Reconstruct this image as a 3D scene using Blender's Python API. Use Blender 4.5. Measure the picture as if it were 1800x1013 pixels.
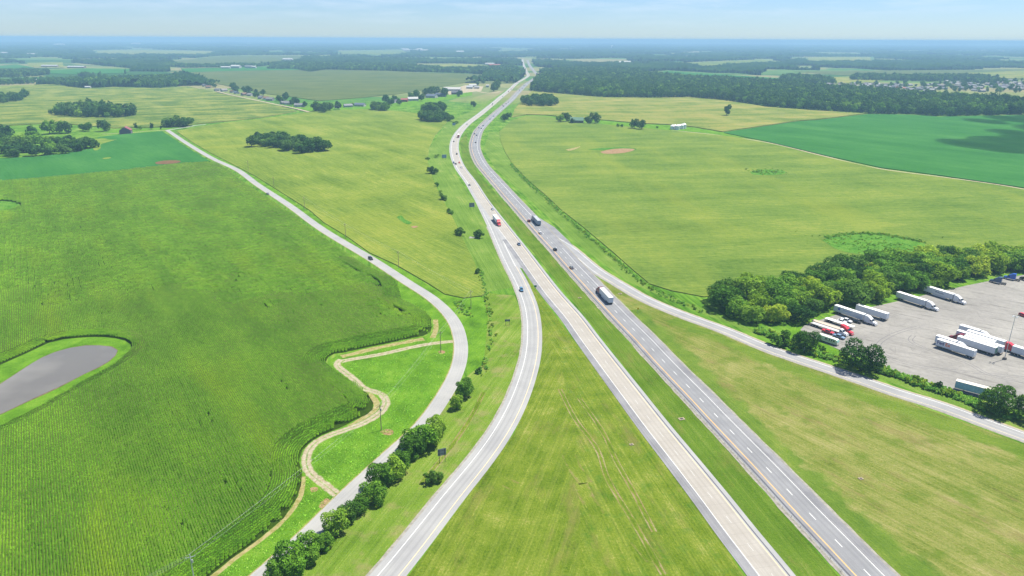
import bpy, bmesh, math, random
import numpy as np
from mathutils import Vector, Matrix
from math import radians, sin, cos, pi
for o in list(bpy.data.objects): bpy.data.objects.remove(o)
S = bpy.context.scene
C = S.collection
random.seed(7); RNG = np.random.default_rng(7)

# ------------------------------------------------------------ camera, light, exposure
CAMH, FPX, PITCH, ROLL = 133.0, 1250.0, radians(19.30), radians(0.25)
cam = bpy.data.cameras.new('camera'); camo = bpy.data.objects.new('camera', cam); C.objects.link(camo)
cam.sensor_width = 36.0; cam.lens = FPX / 1800 * 36; cam.clip_start = 1; cam.clip_end = 90000
CROT = Matrix.Rotation(pi/2 - PITCH, 3, 'X') @ Matrix.Rotation(ROLL, 3, 'Z')
camo.matrix_world = Matrix.Translation((0, 0, CAMH)) @ CROT.to_4x4()
S.camera = camo
SUN_EL, SUN_AZ = radians(66), radians(64)          # azimuth clockwise from +Y (away from the camera)
SUND = Vector((cos(SUN_EL)*sin(SUN_AZ), cos(SUN_EL)*cos(SUN_AZ), sin(SUN_EL)))
sl = bpy.data.lights.new('sun', 'SUN'); sl.energy = 4.5; sl.angle = radians(0.5); sl.color = (1, .945, .82)
so = bpy.data.objects.new('sun', sl); C.objects.link(so); so.rotation_euler = SUND.to_track_quat('Z', 'Y').to_euler()
W = bpy.data.worlds.new('World'); S.world = W; W.use_nodes = True
S.view_settings.view_transform = 'Standard'; S.view_settings.look = 'None'
S.view_settings.exposure = 1.12; S.view_settings.gamma = 1
S.cycles.max_bounces = 6; S.cycles.diffuse_bounces = 2; S.cycles.glossy_bounces = 2; S.cycles.transmission_bounces = 3
S.cycles.volume_bounces = 3; S.cycles.transparent_max_bounces = 4
S.cycles.use_denoising = True; S.cycles.caustics_reflective = False; S.cycles.caustics_refractive = False

def build_world():
    nt = W.node_tree; nt.nodes.clear(); L = nt.links.new
    out = nt.nodes.new('ShaderNodeOutputWorld'); bg = nt.nodes.new('ShaderNodeBackground')
    sky = nt.nodes.new('ShaderNodeTexSky'); sky.sky_type = 'NISHITA'; sky.sun_disc = False
    sky.sun_elevation = SUN_EL; sky.sun_rotation = SUN_AZ; sky.altitude = 200; sky.air_density = 1.0; sky.dust_density = 0.1; sky.ozone_density = 2.0
    tc = nt.nodes.new('ShaderNodeTexCoord'); mp = nt.nodes.new('ShaderNodeMapping'); mp.inputs['Scale'].default_value = (5, 5, 42)
    nz = nt.nodes.new('ShaderNodeTexNoise'); nz.inputs['Scale'].default_value = 1.6; nz.inputs['Detail'].default_value = 6; nz.inputs['Roughness'].default_value = .62
    rp = nt.nodes.new('ShaderNodeValToRGB'); rp.color_ramp.elements[0].position = .44; rp.color_ramp.elements[1].position = .74
    rp.color_ramp.elements[0].color = (0, 0, 0, 1); rp.color_ramp.elements[1].color = (.6, .6, .6, 1)
    sep = nt.nodes.new('ShaderNodeSeparateXYZ'); mr = nt.nodes.new('ShaderNodeMapRange')
    mr.inputs['From Min'].default_value = .012; mr.inputs['From Max'].default_value = .05
    mu = nt.nodes.new('ShaderNodeMath'); mu.operation = 'MULTIPLY'
    mx = nt.nodes.new('ShaderNodeMix'); mx.data_type = 'RGBA'; mx.inputs['B'].default_value = (7.0, 8.0, 9.2, 1)
    L(tc.outputs['Generated'], mp.inputs['Vector']); L(mp.outputs[0], nz.inputs['Vector']); L(nz.outputs['Fac'], rp.inputs[0])
    L(tc.outputs['Generated'], sep.inputs[0]); L(sep.outputs['Z'], mr.inputs['Value'])
    L(rp.outputs[0], mu.inputs[0]); L(mr.outputs[0], mu.inputs[1]); L(mu.outputs[0], mx.inputs['Factor'])
    tn = nt.nodes.new('ShaderNodeMix'); tn.data_type = 'RGBA'; tn.blend_type = 'MULTIPLY'; tn.inputs['Factor'].default_value = 1; tn.inputs['B'].default_value = (.64, .84, 1.22, 1)
    L(sky.outputs[0], tn.inputs['A']); L(tn.outputs['Result'], mx.inputs['A']); L(mx.outputs['Result'], bg.inputs['Color'])
    bg.inputs['Strength'].default_value = 0.055
    L(bg.outputs[0], out.inputs['Surface'])
build_world()

# ------------------------------------------------------------ helpers
def G(px, py, z=0.0):
    d = CROT @ Vector(((px - 900) / FPX, -(py - 506.5) / FPX, -1))
    t = (z - CAMH) / d.z
    return Vector((d.x * t, d.y * t, z))
def GP(pts): return [(G(*p).x, G(*p).y) for p in pts]
def ppm(py): return cos(PITCH) * (py - 69) / CAMH       # photo pixels per metre at image row py

def lin(r, g, b, k=1.0):
    f = lambda c: (c/255/12.92 if c/255 <= .04045 else ((c/255 + .055)/1.055) ** 2.4) * k
    return (f(r), f(g), f(b), 1)
KA = 0.42                                              # photo brightness of a sunlit flat surface -> its albedo
def alb(r, g, b): return lin(r, g, b, KA)

class NT:
    def __init__(s, name):
        s.m = bpy.data.materials.new(name); s.m.use_nodes = True; s.t = s.m.node_tree; s.t.nodes.clear()
        s.out = s.t.nodes.new('ShaderNodeOutputMaterial')
    def n(s, typ, ins=None, **at):
        x = s.t.nodes.new(typ)
        for k, v in at.items(): setattr(x, k, v)
        for k, v in (ins or {}).items():
            if isinstance(v, bpy.types.NodeSocket): s.t.links.new(v, x.inputs[k])
            else: x.inputs[k].default_value = v
        return x
    def pos(s): return s.n('ShaderNodeNewGeometry').outputs['Position']
    def dot(s, v, vec): return s.n('ShaderNodeVectorMath', {0: v, 1: vec}, operation='DOT_PRODUCT').outputs['Value']
    def math(s, op, a, b=0.0, c=0.0): return s.n('ShaderNodeMath', {0: a, 1: b, 2: c}, operation=op).outputs[0]
    def noise(s, vec, scale=1.0, detail=3, rough=.55): return s.n('ShaderNodeTexNoise', {'Vector': vec, 'Scale': scale, 'Detail': detail, 'Roughness': rough}).outputs['Fac']
    def aniso(s, v, head, sa, sc, off=0):                # coordinates stretched along a heading (deg clockwise from +Y)
        h = radians(head)
        u = s.dot(v, (sin(h)*sa, cos(h)*sa, 0)); w = s.dot(v, (cos(h)*sc, -sin(h)*sc, 0))
        return s.n('ShaderNodeCombineXYZ', {0: u, 1: w, 2: off}).outputs[0]
    def rng(s, v, a, b, c=0.0, d=1.0): return s.n('ShaderNodeMapRange', {'Value': v, 'From Min': a, 'From Max': b, 'To Min': c, 'To Max': d}).outputs[0]
    def ramp(s, fac, cols):
        x = s.n('ShaderNodeValToRGB', {0: fac}); e = x.color_ramp.elements
        ps = [i / (len(cols) - 1) if len(c) != 5 else c[4] for i, c in enumerate(cols)]
        while len(e) < len(cols): e.new(.5)
        for i, c in enumerate(cols): e[i].position = ps[i]
        for i, c in enumerate(cols): e[i].color = tuple(c[:3]) + (1,)
        return x.outputs[0]
    def mix(s, f, a, b): return s.n('ShaderNodeMix', {'Factor': f, 'A': a, 'B': b}, data_type='RGBA').outputs['Result']
    def bump(s, h, strength=.5, dist=.3): return s.n('ShaderNodeBump', {'Height': h, 'Strength': strength, 'Distance': dist}).outputs[0]
    def diffuse(s, col, normal=None, rough=.0):
        i = {'Color': col, 'Roughness': rough}
        if normal is not None: i['Normal'] = normal
        s.t.links.new(s.n('ShaderNodeBsdfDiffuse', i).outputs[0], s.out.inputs[0]); return s.m
    def pbr(s, col, rough=.5, metal=0.0, normal=None, spec=.5):
        i = {'Base Color': col, 'Roughness': rough, 'Metallic': metal, 'Specular IOR Level': spec}
        if normal is not None: i['Normal'] = normal
        s.t.links.new(s.n('ShaderNodeBsdfPrincipled', i).outputs[0], s.out.inputs[0]); return s.m

MC = {}
def plain(name, col, rough=.5, metal=0.0, vary=.10):
    if name in MC: return MC[name]
    t = NT(name); f = t.rng(t.noise(t.n('ShaderNodeTexCoord').outputs['Object'], 1.7, 3), .3, .7)
    a = tuple(c*(1-vary) for c in col[:3]) + (1,); b = tuple(min(1, c*(1+vary)) for c in col[:3]) + (1,)
    MC[name] = t.pbr(t.mix(f, a, b), rough, metal); return MC[name]

def link(o, parent=None):
    C.objects.link(o)
    if parent is not None: o.parent = parent
    return o
def tag(o, label=None, cat=None, group=None, kind=None):
    if label: o['label'] = label
    if cat: o['category'] = cat
    if group: o['group'] = group
    if kind: o['kind'] = kind
    return o
def mesh(name, verts, faces, mats=None, parent=None, fm=None, uv=None, smooth=False, linkit=True):
    me = bpy.data.meshes.new(name); me.from_pydata([tuple(v) for v in verts], [], faces)
    for m in (mats if isinstance(mats, (list, tuple)) else [mats] if mats else []): me.materials.append(m)
    if fm is not None: me.polygons.foreach_set('material_index', fm)
    if smooth: me.polygons.foreach_set('use_smooth', [True]*len(me.polygons))
    if uv is not None:
        l = me.uv_layers.new(name='UVMap'); idx = np.empty(len(me.loops), np.int32); me.loops.foreach_get('vertex_index', idx)
        l.data.foreach_set('uv', np.asarray(uv, np.float32)[idx].ravel())
    me.update(); o = bpy.data.objects.new(name, me)
    return link(o, parent) if linkit else o
def quads(name, V, mat, parent=None, linkit=True, fm=None, mats=None):
    """V: (n,4,3) array, one quad per row"""
    V = np.asarray(V, np.float32); n = len(V); me = bpy.data.meshes.new(name)
    me.vertices.add(n*4); me.vertices.foreach_set('co', V.ravel())
    me.loops.add(n*4); me.loops.foreach_set('vertex_index', np.arange(n*4, dtype=np.int32))
    me.polygons.add(n); me.polygons.foreach_set('loop_start', np.arange(0, n*4, 4, dtype=np.int32))
    for m in (mats or [mat]): me.materials.append(m)
    if fm is not None: me.polygons.foreach_set('material_index', np.asarray(fm, np.int32))
    me.update(calc_edges=True); me.validate()
    o = bpy.data.objects.new(name, me)
    return link(o, parent) if linkit else o

def inside(P, poly):
    P = np.asarray(P); q = np.asarray(poly); x, y = P[:, 0], P[:, 1]; r = np.zeros(len(P), bool); j = len(q) - 1
    for i in range(len(q)):
        xi, yi, xj, yj = q[i, 0], q[i, 1], q[j, 0], q[j, 1]
        c = ((yi > y) != (yj > y))
        if yi != yj: r ^= c & (x < (xj - xi) * (y - yi) / (yj - yi) + xi)
        j = i
    return r
def dist_line(P, line):
    P = np.asarray(P, float); d = np.full(len(P), 1e9)
    for a, b in zip(line[:-1], line[1:]):
        a = np.array(a, float); b = np.array(b, float); ab = b - a; t = np.clip(((P - a) @ ab) / max(ab @ ab, 1e-9), 0, 1)
        d = np.minimum(d, np.hypot(*(P - a - t[:, None]*ab).T))
    return d
def spline(pts, step):
    """Catmull-Rom through ground points, resampled every step metres"""
    p = np.array(pts, float); p = np.vstack([2*p[0]-p[1], p, 2*p[-1]-p[-2]]); o = []
    for i in range(1, len(p) - 2):
        p0, p1, p2, p3 = p[i-1], p[i], p[i+1], p[i+2]; n = max(4, int(np.hypot(*(p2-p1)) / step * 2))
        d1, d2, d3 = [max(np.hypot(*(b-a))**.5, 1e-3) for a, b in ((p0, p1), (p1, p2), (p2, p3))]
        m1 = d2*((p1-p0)/d1 - (p2-p0)/(d1+d2) + (p2-p1)/d2); m2 = d2*((p2-p1)/d2 - (p3-p1)/(d2+d3) + (p3-p2)/d3)
        t = np.linspace(0, 1, n, endpoint=False)[:, None]
        o.append((2*t**3-3*t**2+1)*p1 + (t**3-2*t**2+t)*m1 + (-2*t**3+3*t**2)*p2 + (t**3-t**2)*m2)
    o = np.vstack(o + [p[-2:-1]]); s = np.r_[0, np.cumsum(np.hypot(*np.diff(o, axis=0).T))]
    u = np.linspace(0, s[-1], max(2, int(s[-1]/step)))
    return np.c_[np.interp(u, s, o[:, 0]), np.interp(u, s, o[:, 1])]
class Road:
    def __init__(s, px, step=4.0, smooth=3):
        p = spline(GP(px), step)
        for _ in range(smooth): p[1:-1] = .25*p[:-2] + .5*p[1:-1] + .25*p[2:]
        s.p = p; t = np.gradient(p, axis=0); s.t = t / np.hypot(*t.T)[:, None]; s.nr = np.c_[s.t[:, 1], -s.t[:, 0]]   # right-hand normal
        s.s = np.r_[0, np.cumsum(np.hypot(*np.diff(p, axis=0).T))]
    def at(s, d, off=0):
        g = lambda a: np.interp(d, s.s, a)
        p = np.array([g(s.p[:, 0]), g(s.p[:, 1])]); n = np.array([g(s.nr[:, 0]), g(s.nr[:, 1])]); n /= np.hypot(*n)
        return p + off*n, math.atan2(n[1], n[0]) + pi/2           # point, angle of travel (from +X)
    def near(s, xy):
        d = np.hypot(s.p[:, 0]-xy[0], s.p[:, 1]-xy[1]); i = int(d.argmin())
        return s.s[i], float((np.array(xy)-s.p[i]) @ s.nr[i])
    def sofy(s, py): return s.s[int(np.abs(s.p[:, 1] - G(900, py).y).argmin())]
    def line(s, off, a=0, b=1e9):
        k = (s.s >= a) & (s.s <= b); return (s.p + off*s.nr)[k]
def strip(name, road, o0, o1, z, mat, a=0, b=1e9, kind='structure', jag=0.0):
    k = np.where((road.s >= a) & (road.s <= b))[0]
    f0 = o0 if callable(o0) else (lambda s: o0); f1 = o1 if callable(o1) else (lambda s: o1)
    V, U = [], []
    for i in k:
        for f, sg in ((f0, -1), (f1, 1)):
            off = f(road.s[i]) + sg*random.uniform(0, jag); q = road.p[i] + off*road.nr[i]; V.append((q[0], q[1], z)); U.append((off, road.s[i]))
    F = [(2*i, 2*i+1, 2*i+3, 2*i+2) for i in range(len(k)-1)]
    o = mesh(name, V, F, mat, uv=U)
    return tag(o, kind=kind) if kind else o
def slab(name, poly, z, mat, z0=None, kind='structure', side=None):
    """flat sheet (z0 None) or standing crop with sides"""
    n = len(poly); a = sum(poly[i][0]*poly[(i+1) % n][1] - poly[(i+1) % n][0]*poly[i][1] for i in range(n))
    if a < 0: poly = poly[::-1]
    V = [(x, y, z) for x, y in poly]; F = [tuple(range(n))]; fm = [0]
    if z0 is not None:
        V += [(x, y, z0) for x, y in poly]; F += [(i, i+n, (i+1) % n + n, (i+1) % n) for i in range(n)]; fm += [1 if side else 0]*n
    return tag(mesh(name, V, F, [mat] + ([side] if side else []), fm=fm), kind=kind)
def smoothpoly(px, step=6): 
    p = GP(px + [px[0]]); return [tuple(q) for q in spline(p, step)[:-1]]

def tube(V, F, a, b, r0, r1, n=6):
    a = Vector(a); b = Vector(b); d = (b-a).normalized(); u = d.orthogonal().normalized(); w = d.cross(u); k = len(V)
    for c, r in ((a, r0), (b, r1)):
        for i in range(n): t = 2*pi*i/n; V.append(tuple(c + u*cos(t)*r + w*sin(t)*r))
    F += [(k+i, k+(i+1) % n, k+n+(i+1) % n, k+n+i) for i in range(n)]; F.append(tuple(range(k+n, k+2*n))); F.append(tuple(range(k+n-1, k-1, -1)))
def box(V, F, x0, x1, y0, y1, z0, z1, tx=0, ty=0):
    k = len(V)
    V += [(x0, y0, z0), (x1, y0, z0), (x1, y1, z0), (x0, y1, z0), (x0+tx, y0+ty, z1), (x1-tx, y0+ty, z1), (x1-tx, y1-ty, z1), (x0+tx, y1-ty, z1)]
    F += [(k+3, k+2, k+1, k), (k+4, k+5, k+6, k+7)] + [(k+i, k+(i+1) % 4, k+4+(i+1) % 4, k+4+i) for i in range(4)]
def boxes(name, bs, mat, parent=None, linkit=True):
    V, F = [], []
    for b in bs: box(V, F, *b)
    return mesh(name, V, F, mat, parent, linkit=linkit)
def prism(V, F, prof, hw, inset=None):
    """side profile [(y,z)] extruded across x; inset(y,z) narrows the half width"""
    k = len(V); n = len(prof)
    for sgn in (-1, 1):
        for y, z in prof: V.append((sgn*(hw - (inset(y, z) if inset else 0)), y, z))
    F.append(tuple(range(k, k+n))); F.append(tuple(range(k+2*n-1, k+n-1, -1)))
    F += [(k+(i+1) % n, k+i, k+n+i, k+n+(i+1) % n) for i in range(n)]
def fixn(o):
    bm = bmesh.new(); bm.from_mesh(o.data); bmesh.ops.recalc_face_normals(bm, faces=bm.faces); bm.to_mesh(o.data); bm.free(); return o
def empty(name, loc, rz=0.0):
    o = bpy.data.objects.new(name, None); o.location = loc; o.rotation_euler = (0, 0, rz); o.empty_display_size = .5; return link(o)
KIDS = {}
def kids_index():
    KIDS.clear()
    for o in C.objects:
        if o.parent: KIDS.setdefault(o.parent.name, []).append(o)
def copy_tree(o, parent=None, kids=None):
    """a thing with all its parts and sub-parts (mesh data shared)"""
    kids = kids or children_of(o)
    c = o.copy(); C.objects.link(c)
    if parent is not None: c.parent = parent
    for ch in kids.get(o, []): copy_tree(ch, c, kids)
    return c
def children_of(o):
    d = {}; st = [o]
    while st:
        x = st.pop(); d[x] = list(x.children); st += d[x]
    return d

def scatter(name, pts, rot, scl, idx, protos, label=None, cat=None):
    """one STUFF object: geometry-nodes copies of the prototype meshes on given points"""
    col = bpy.data.collections.new(name + '_source')
    for i, p in enumerate(protos): p.name = 'p%02d_%s' % (i, name); col.objects.link(p)
    me = bpy.data.meshes.new(name); me.vertices.add(len(pts)); me.vertices.foreach_set('co', np.asarray(pts, np.float32).ravel())
    for nm, arr, tp in (('rot', rot, 'FLOAT'), ('scl', scl, 'FLOAT'), ('pick', idx, 'INT')):
        me.attributes.new(nm, tp, 'POINT').data.foreach_set('value', np.asarray(arr, np.float32 if tp == 'FLOAT' else np.int32))
    o = link(bpy.data.objects.new(name, me)); tag(o, label, cat, kind='stuff')
    ng = bpy.data.node_groups.new(name + '_scatter', 'GeometryNodeTree')
    ng.interface.new_socket('Geometry', in_out='INPUT', socket_type='NodeSocketGeometry'); ng.interface.new_socket('Geometry', in_out='OUTPUT', socket_type='NodeSocketGeometry')
    N = ng.nodes.new; L = ng.links.new
    gi, go = N('NodeGroupInput'), N('NodeGroupOutput'); ci = N('GeometryNodeCollectionInfo'); ip = N('GeometryNodeInstanceOnPoints')
    ci.inputs['Collection'].default_value = col; ci.inputs['Separate Children'].default_value = True; ci.inputs['Reset Children'].default_value = True
    def attr(nm, tp): a = N('GeometryNodeInputNamedAttribute'); a.data_type = tp; a.inputs['Name'].default_value = nm; return a.outputs['Attribute']
    cx = N('ShaderNodeCombineXYZ'); er = N('FunctionNodeEulerToRotation'); L(attr('rot', 'FLOAT'), cx.inputs['Z']); L(cx.outputs[0], er.inputs[0])
    L(gi.outputs[0], ip.inputs['Points']); L(ci.outputs[0], ip.inputs['Instance']); ip.inputs['Pick Instance'].default_value = True
    L(attr('pick', 'INT'), ip.inputs['Instance Index']); L(er.outputs[0], ip.inputs['Rotation']); L(attr('scl', 'FLOAT'), ip.inputs['Scale'])
    L(ip.outputs[0], go.inputs[0])
    md = o.modifiers.new('scatter', 'NODES'); md.node_group = ng
    return o
# ------------------------------------------------------------ ground materials
def grass_color(t, P, cols, head=0.0, streak=.45, patch=.35, speck=.25, sc=1.5, sa=.012, pscale=.035, spread=.13, tint=None, tintamt=.5, swath=0, wear=None):
    st = t.noise(t.aniso(P, head, sa, sc), 1.0, 5, .65)
    st2 = t.noise(t.aniso(P, head, sa*2, sc*.2, 7.3), 1.0, 3)
    pa = t.noise(P, pscale, 4, .6); sp = t.noise(P, 1.3, 4, .75)
    f = t.math('MULTIPLY_ADD', st, streak*.6, t.math('MULTIPLY_ADD', st2, streak*.4, t.math('MULTIPLY_ADD', pa, patch, t.math('MULTIPLY', sp, speck))))
    tot = streak + patch + speck
    col = t.ramp(t.rng(f, .5*tot - spread*tot, .5*tot + spread*tot), cols)
    if tint is not None: col = t.mix(t.rng(t.noise(P, pscale*2.3, 4, .6), .52, .68, 0, tintamt), col, tint)
    if wear is not None: col = t.mix(t.rng(t.noise(t.aniso(P, head, .035, .11, 41), 1.0, 6, .7), .54, .68, 0, .6), col, wear)
    if swath:
        h = radians(head); w = t.math('SINE', t.dot(P, (cos(h)*2*pi/swath, -sin(h)*2*pi/swath, 0))); col = t.mix(t.rng(w, .3, 1, 0, .06), col, tuple(min(1, c*1.5) for c in cols[-1][:3]) + (1,))
    # straw stalks and dry specks left by mowing
    col = t.mix(t.rng(t.noise(t.aniso(P, head, .35, 2.6, 3), 1.0, 2, .5), .66, .74, 0, .55), col, tuple(min(1, c*1.25) for c in cols[-1][:3]) + (1,))
    return col, t.math('ADD', sp, t.math('MULTIPLY', st, .8))
def grass(name, cols, head=0.0, **kw):
    t = NT(name); P = t.pos(); col, h = grass_color(t, P, cols, head, **kw); return t.diffuse(col, t.bump(h, .9, .5))
def band(name, colsA, kwA, colsB, kwB, half):
    """a strip of other grass that fades into what lies beside it (UV x = metres from its middle line)"""
    t = NT(name); P = t.pos(); a, ha = grass_color(t, P, colsA, **kwA); b, hb_ = grass_color(t, P, colsB, **kwB); x = t.n('ShaderNodeSeparateXYZ', {0: t.n('ShaderNodeUVMap').outputs[0]}).outputs['X']
    e = t.math('ADD', t.math('ABSOLUTE', x), t.math('MULTIPLY', t.math('SUBTRACT', t.noise(P, .12, 5, .65), .5), half*2.4))
    return t.diffuse(t.mix(t.rng(e, half*.45, half*.95, 1, 0), a, b), t.bump(ha, .9, .5))
def canopy_color(t, P, cols, head, row=None, yellow=None, pscale=.012, spread=.12, longs=.006, gain=1.0):
    a = t.noise(t.aniso(P, head, longs, longs*6), 1.0, 5, .6); b = t.noise(P, pscale, 4, .55); c = t.noise(P, .22, 6, .8)
    d = t.noise(t.aniso(P, head, .03, .7, 3.1), 1.0, 3)
    f = t.math('MULTIPLY_ADD', a, .28, t.math('MULTIPLY_ADD', b, .24, t.math('MULTIPLY_ADD', c, .28, t.math('MULTIPLY', d, .20))))
    g = lambda q: tuple(min(.9, v*gain) for v in q[:3]) + (1,)
    col = t.ramp(t.rng(f, .5-spread*.68, .5+spread*.68), [g(q) for q in cols])
    mk = t.math('MULTIPLY', t.rng(t.noise(t.aniso(P, head, .045, .42, 77), 1.0, 2, .5), .66, .71), t.rng(t.noise(P, .011, 3, .6), .50, .60)); col = t.mix(t.math('MULTIPLY', mk, .6), col, tuple(q*.45 for q in cols[0][:3]) + (1,))
    if yellow is not None:
        y = t.noise(t.aniso(P, head + 90, .0035, .016, 11), 1.0, 4, .6); col = t.mix(t.rng(y, .52, .74, 0, .6), col, g(yellow))
    return col, t.math('MULTIPLY_ADD', c, 1.0, t.math('MULTIPLY', d, .7))
def canopy(name, cols, head, bumpd=.7, **kw):
    """standing crop seen from above: patches drawn out along the rows"""
    t = NT(name); P = t.pos(); col, h = canopy_color(t, P, cols, head, **kw); return t.diffuse(col, t.bump(h, 1.0, bumpd))
def canopy_leaf(name, cols, head, **kw):
    t = NT(name); P = t.pos(); col, h = canopy_color(t, P, cols, head, gain=1.12, **kw); d = t.n('ShaderNodeBsdfDiffuse', {'Color': col}); tr = t.n('ShaderNodeBsdfTranslucent', {'Color': col})
    t.t.links.new(t.n('ShaderNodeMixShader', {0: .35, 1: d.outputs[0], 2: tr.outputs[0]}).outputs[0], t.out.inputs[0]); return t.m
SOIL = alb(150, 125, 90)
lime = [alb(88, 134, 36), alb(112, 166, 44), alb(134, 188, 54), alb(162, 202, 76)]
olive = [alb(90, 120, 30), alb(122, 152, 42), alb(152, 174, 60), alb(198, 198, 112)]
tan = [alb(104, 128, 44), alb(146, 162, 72), alb(176, 180, 100), alb(206, 196, 134)]
midg = [alb(78, 122, 34), alb(106, 158, 48), alb(132, 180, 62), alb(164, 190, 88)]
M_base = grass('meadow_grass', midg, -20, sc=.8)
M_lime = grass('lime_grass', lime, 20, streak=.25, patch=.5, speck=.3, pscale=.09)
M_wedge = grass('mown_olive_grass', olive, -11.5, streak=.42, speck=.34, spread=.12, sc=1.3, pscale=.09, wear=alb(158, 150, 90), tint=alb(94, 148, 50), tintamt=.45, swath=5.2)
M_wedgeL = grass('mown_olive_grass_by_ramp', olive, 16, streak=.42, speck=.34, spread=.12, sc=1.3, pscale=.09, wear=alb(158, 150, 90), tint=alb(150, 168, 66), tintamt=.4, swath=4.6)
M_median = grass('median_grass', [alb(82, 116, 32), alb(106, 144, 42), alb(126, 162, 54), alb(168, 178, 96)], -10.5, streak=.45, speck=.3, wear=alb(150, 152, 82), sc=1.3, pscale=.05, swath=4.2)
RKW = dict(head=-35, streak=.5, speck=.32, wear=alb(170, 146, 104), sc=.8, sa=.02, spread=.11, pscale=.045, tint=alb(122, 152, 52), tintamt=.75); M_right = grass('dry_mown_grass', tan, **RKW)
M_ditch = grass('ditch_grass', [alb(62, 112, 36), alb(86, 150, 54), alb(112, 172, 66), alb(150, 188, 82)], -11, streak=.4, pscale=.08)
M_rampv = grass('verge_grass', [alb(96, 130, 40), alb(128, 166, 54), alb(150, 184, 68), alb(198, 200, 122)], 18, streak=.5, sc=1.2, swath=4.8, pscale=.05, tint=alb(186, 176, 120), tintamt=.6)
M_north = grass('far_verge_grass', [alb(100, 140, 52), alb(124, 164, 62), alb(146, 182, 78), alb(184, 192, 108)], -12, streak=.5, sc=.6, sa=.01, pscale=.03)
HB = -33.3
M_corn = canopy('young_corn', [alb(62, 98, 34), alb(92, 132, 46), alb(116, 152, 56), alb(150, 180, 62)], HB)
MIDC, MIDY = [alb(115, 146, 54), alb(137, 164, 64), alb(154, 177, 72), alb(179, 189, 87)], dict(yellow=alb(177, 188, 76)); M_mid = canopy('ripening_corn', MIDC, HB, **MIDY); M_midleaf = canopy_leaf('ripening_corn_leaf', MIDC, HB, **MIDY)
RGC, RGK = [alb(106, 140, 58), alb(128, 159, 68), alb(146, 172, 75), alb(170, 185, 86)], dict(yellow=alb(172, 186, 78), longs=.004); M_rightc = canopy('pale_corn', RGC, 82, **RGK); M_rightleaf = canopy_leaf('pale_corn_leaf', RGC, 82, **RGK)
M_upper = canopy('upland_corn', [alb(126, 150, 66), alb(148, 168, 78), alb(172, 178, 92), alb(192, 184, 102)], 80, yellow=alb(204, 198, 118), longs=.005, spread=.075)
M_left = canopy('mottled_corn', [alb(104, 134, 62), alb(126, 154, 70), alb(146, 166, 78), alb(180, 184, 94)], 60, yellow=alb(200, 204, 112), longs=.006, spread=.065, pscale=.02)
M_top = canopy('brown_tinged_crop', [alb(98, 118, 70), alb(114, 132, 76), alb(126, 140, 82), alb(140, 150, 86)], 85, longs=.003)
M_soy = canopy('soybean', [alb(66, 132, 60), alb(74, 143, 66), alb(82, 150, 71), alb(94, 160, 76)], -40, longs=.004, bumpd=.25)
M_weed = grass('rank_weeds', [alb(70, 128, 40), alb(98, 160, 54), alb(128, 184, 70), alb(168, 196, 90)], -30, streak=.2, speck=.5, pscale=.12)
M_side = plain('crop_edge', alb(168, 164, 92), .9, 0, .35)
def t_soil(name, a, b):
    t = NT(name); P = t.pos(); return t.diffuse(t.mix(t.rng(t.noise(P, .6, 5, .65), .35, .65), a, b), t.bump(t.noise(P, 1.5, 4), .5, .2))
M_dirt = t_soil('pale_dirt', alb(204, 186, 150), alb(236, 224, 196)); M_bare = t_soil('bare_clay', alb(176, 138, 104), alb(214, 182, 142))
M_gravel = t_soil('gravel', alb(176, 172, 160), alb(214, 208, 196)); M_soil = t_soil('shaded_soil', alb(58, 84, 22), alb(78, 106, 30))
M_strip = t_soil('field_margin', alb(166, 164, 88), alb(216, 202, 150))

def pave(name, a, b, wheel=(), wk=.15, jointy=None, stain=.3, crack=None, tint=None):
    t = NT(name); uv = t.n('ShaderNodeUVMap').outputs[0]; P = t.pos(); sx = t.n('ShaderNodeSeparateXYZ', {0: uv})
    f = t.math('MULTIPLY_ADD', t.noise(P, .09, 4, .6), .5, t.math('MULTIPLY', t.noise(P, 3.0, 3, .7), .2))
    lo = t.noise(t.n('ShaderNodeVectorMath', {0: uv, 1: (1.6, .018, 0)}, operation='MULTIPLY').outputs[0], 1.0, 4, .6)
    f = t.math('MULTIPLY_ADD', lo, .45, f)
    col = t.mix(t.rng(f, .46, .68), a, b)
    for w in wheel:                                     # tyre-worn tracks
        d = t.math('ABSOLUTE', t.math('SUBTRACT', sx.outputs['X'], w)); col = t.mix(t.rng(d, .15, .55, wk, 0), col, tuple(c*.62 for c in a[:3]) + (1,))
    if jointy:
        m = t.math('MODULO', sx.outputs['Y'], jointy); col = t.mix(t.rng(m, .0, .22, .35, 0), col, tuple(c*.5 for c in a[:3]) + (1,))
    if crack:
        v = t.n('ShaderNodeTexVoronoi', {'Vector': P, 'Scale': crack}, feature='DISTANCE_TO_EDGE').outputs['Distance']
        col = t.mix(t.rng(v, 0, .012, .4, 0), col, tuple(c*.35 for c in a[:3]) + (1,))
    return t.pbr(col, .85, 0, t.bump(t.noise(P, 6, 3), .15, .05), spec=.25)
M_conc = pave('pale_concrete', alb(204, 197, 186), alb(221, 215, 205), wheel=(-2.7, -.9, .9, 2.7), wk=.16, jointy=4.6)
M_asph = pave('grey_asphalt', alb(164, 165, 169), alb(186, 187, 190), wheel=(-2.7, -.9, .9, 2.7), wk=.2)
M_should = pave('shoulder_asphalt', alb(152, 152, 157), alb(188, 188, 191)); M_shouldL = pave('pale_shoulder', alb(196, 196, 198), alb(214, 214, 212))
M_ramp = pave('ramp_concrete', alb(192, 192, 193), alb(212, 212, 210), wheel=(-1.0, .9), wk=.26)
M_rampR = pave('ramp_asphalt', alb(180, 181, 184), alb(206, 206, 206), wheel=(-1.0, .9), wk=.12)
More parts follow.
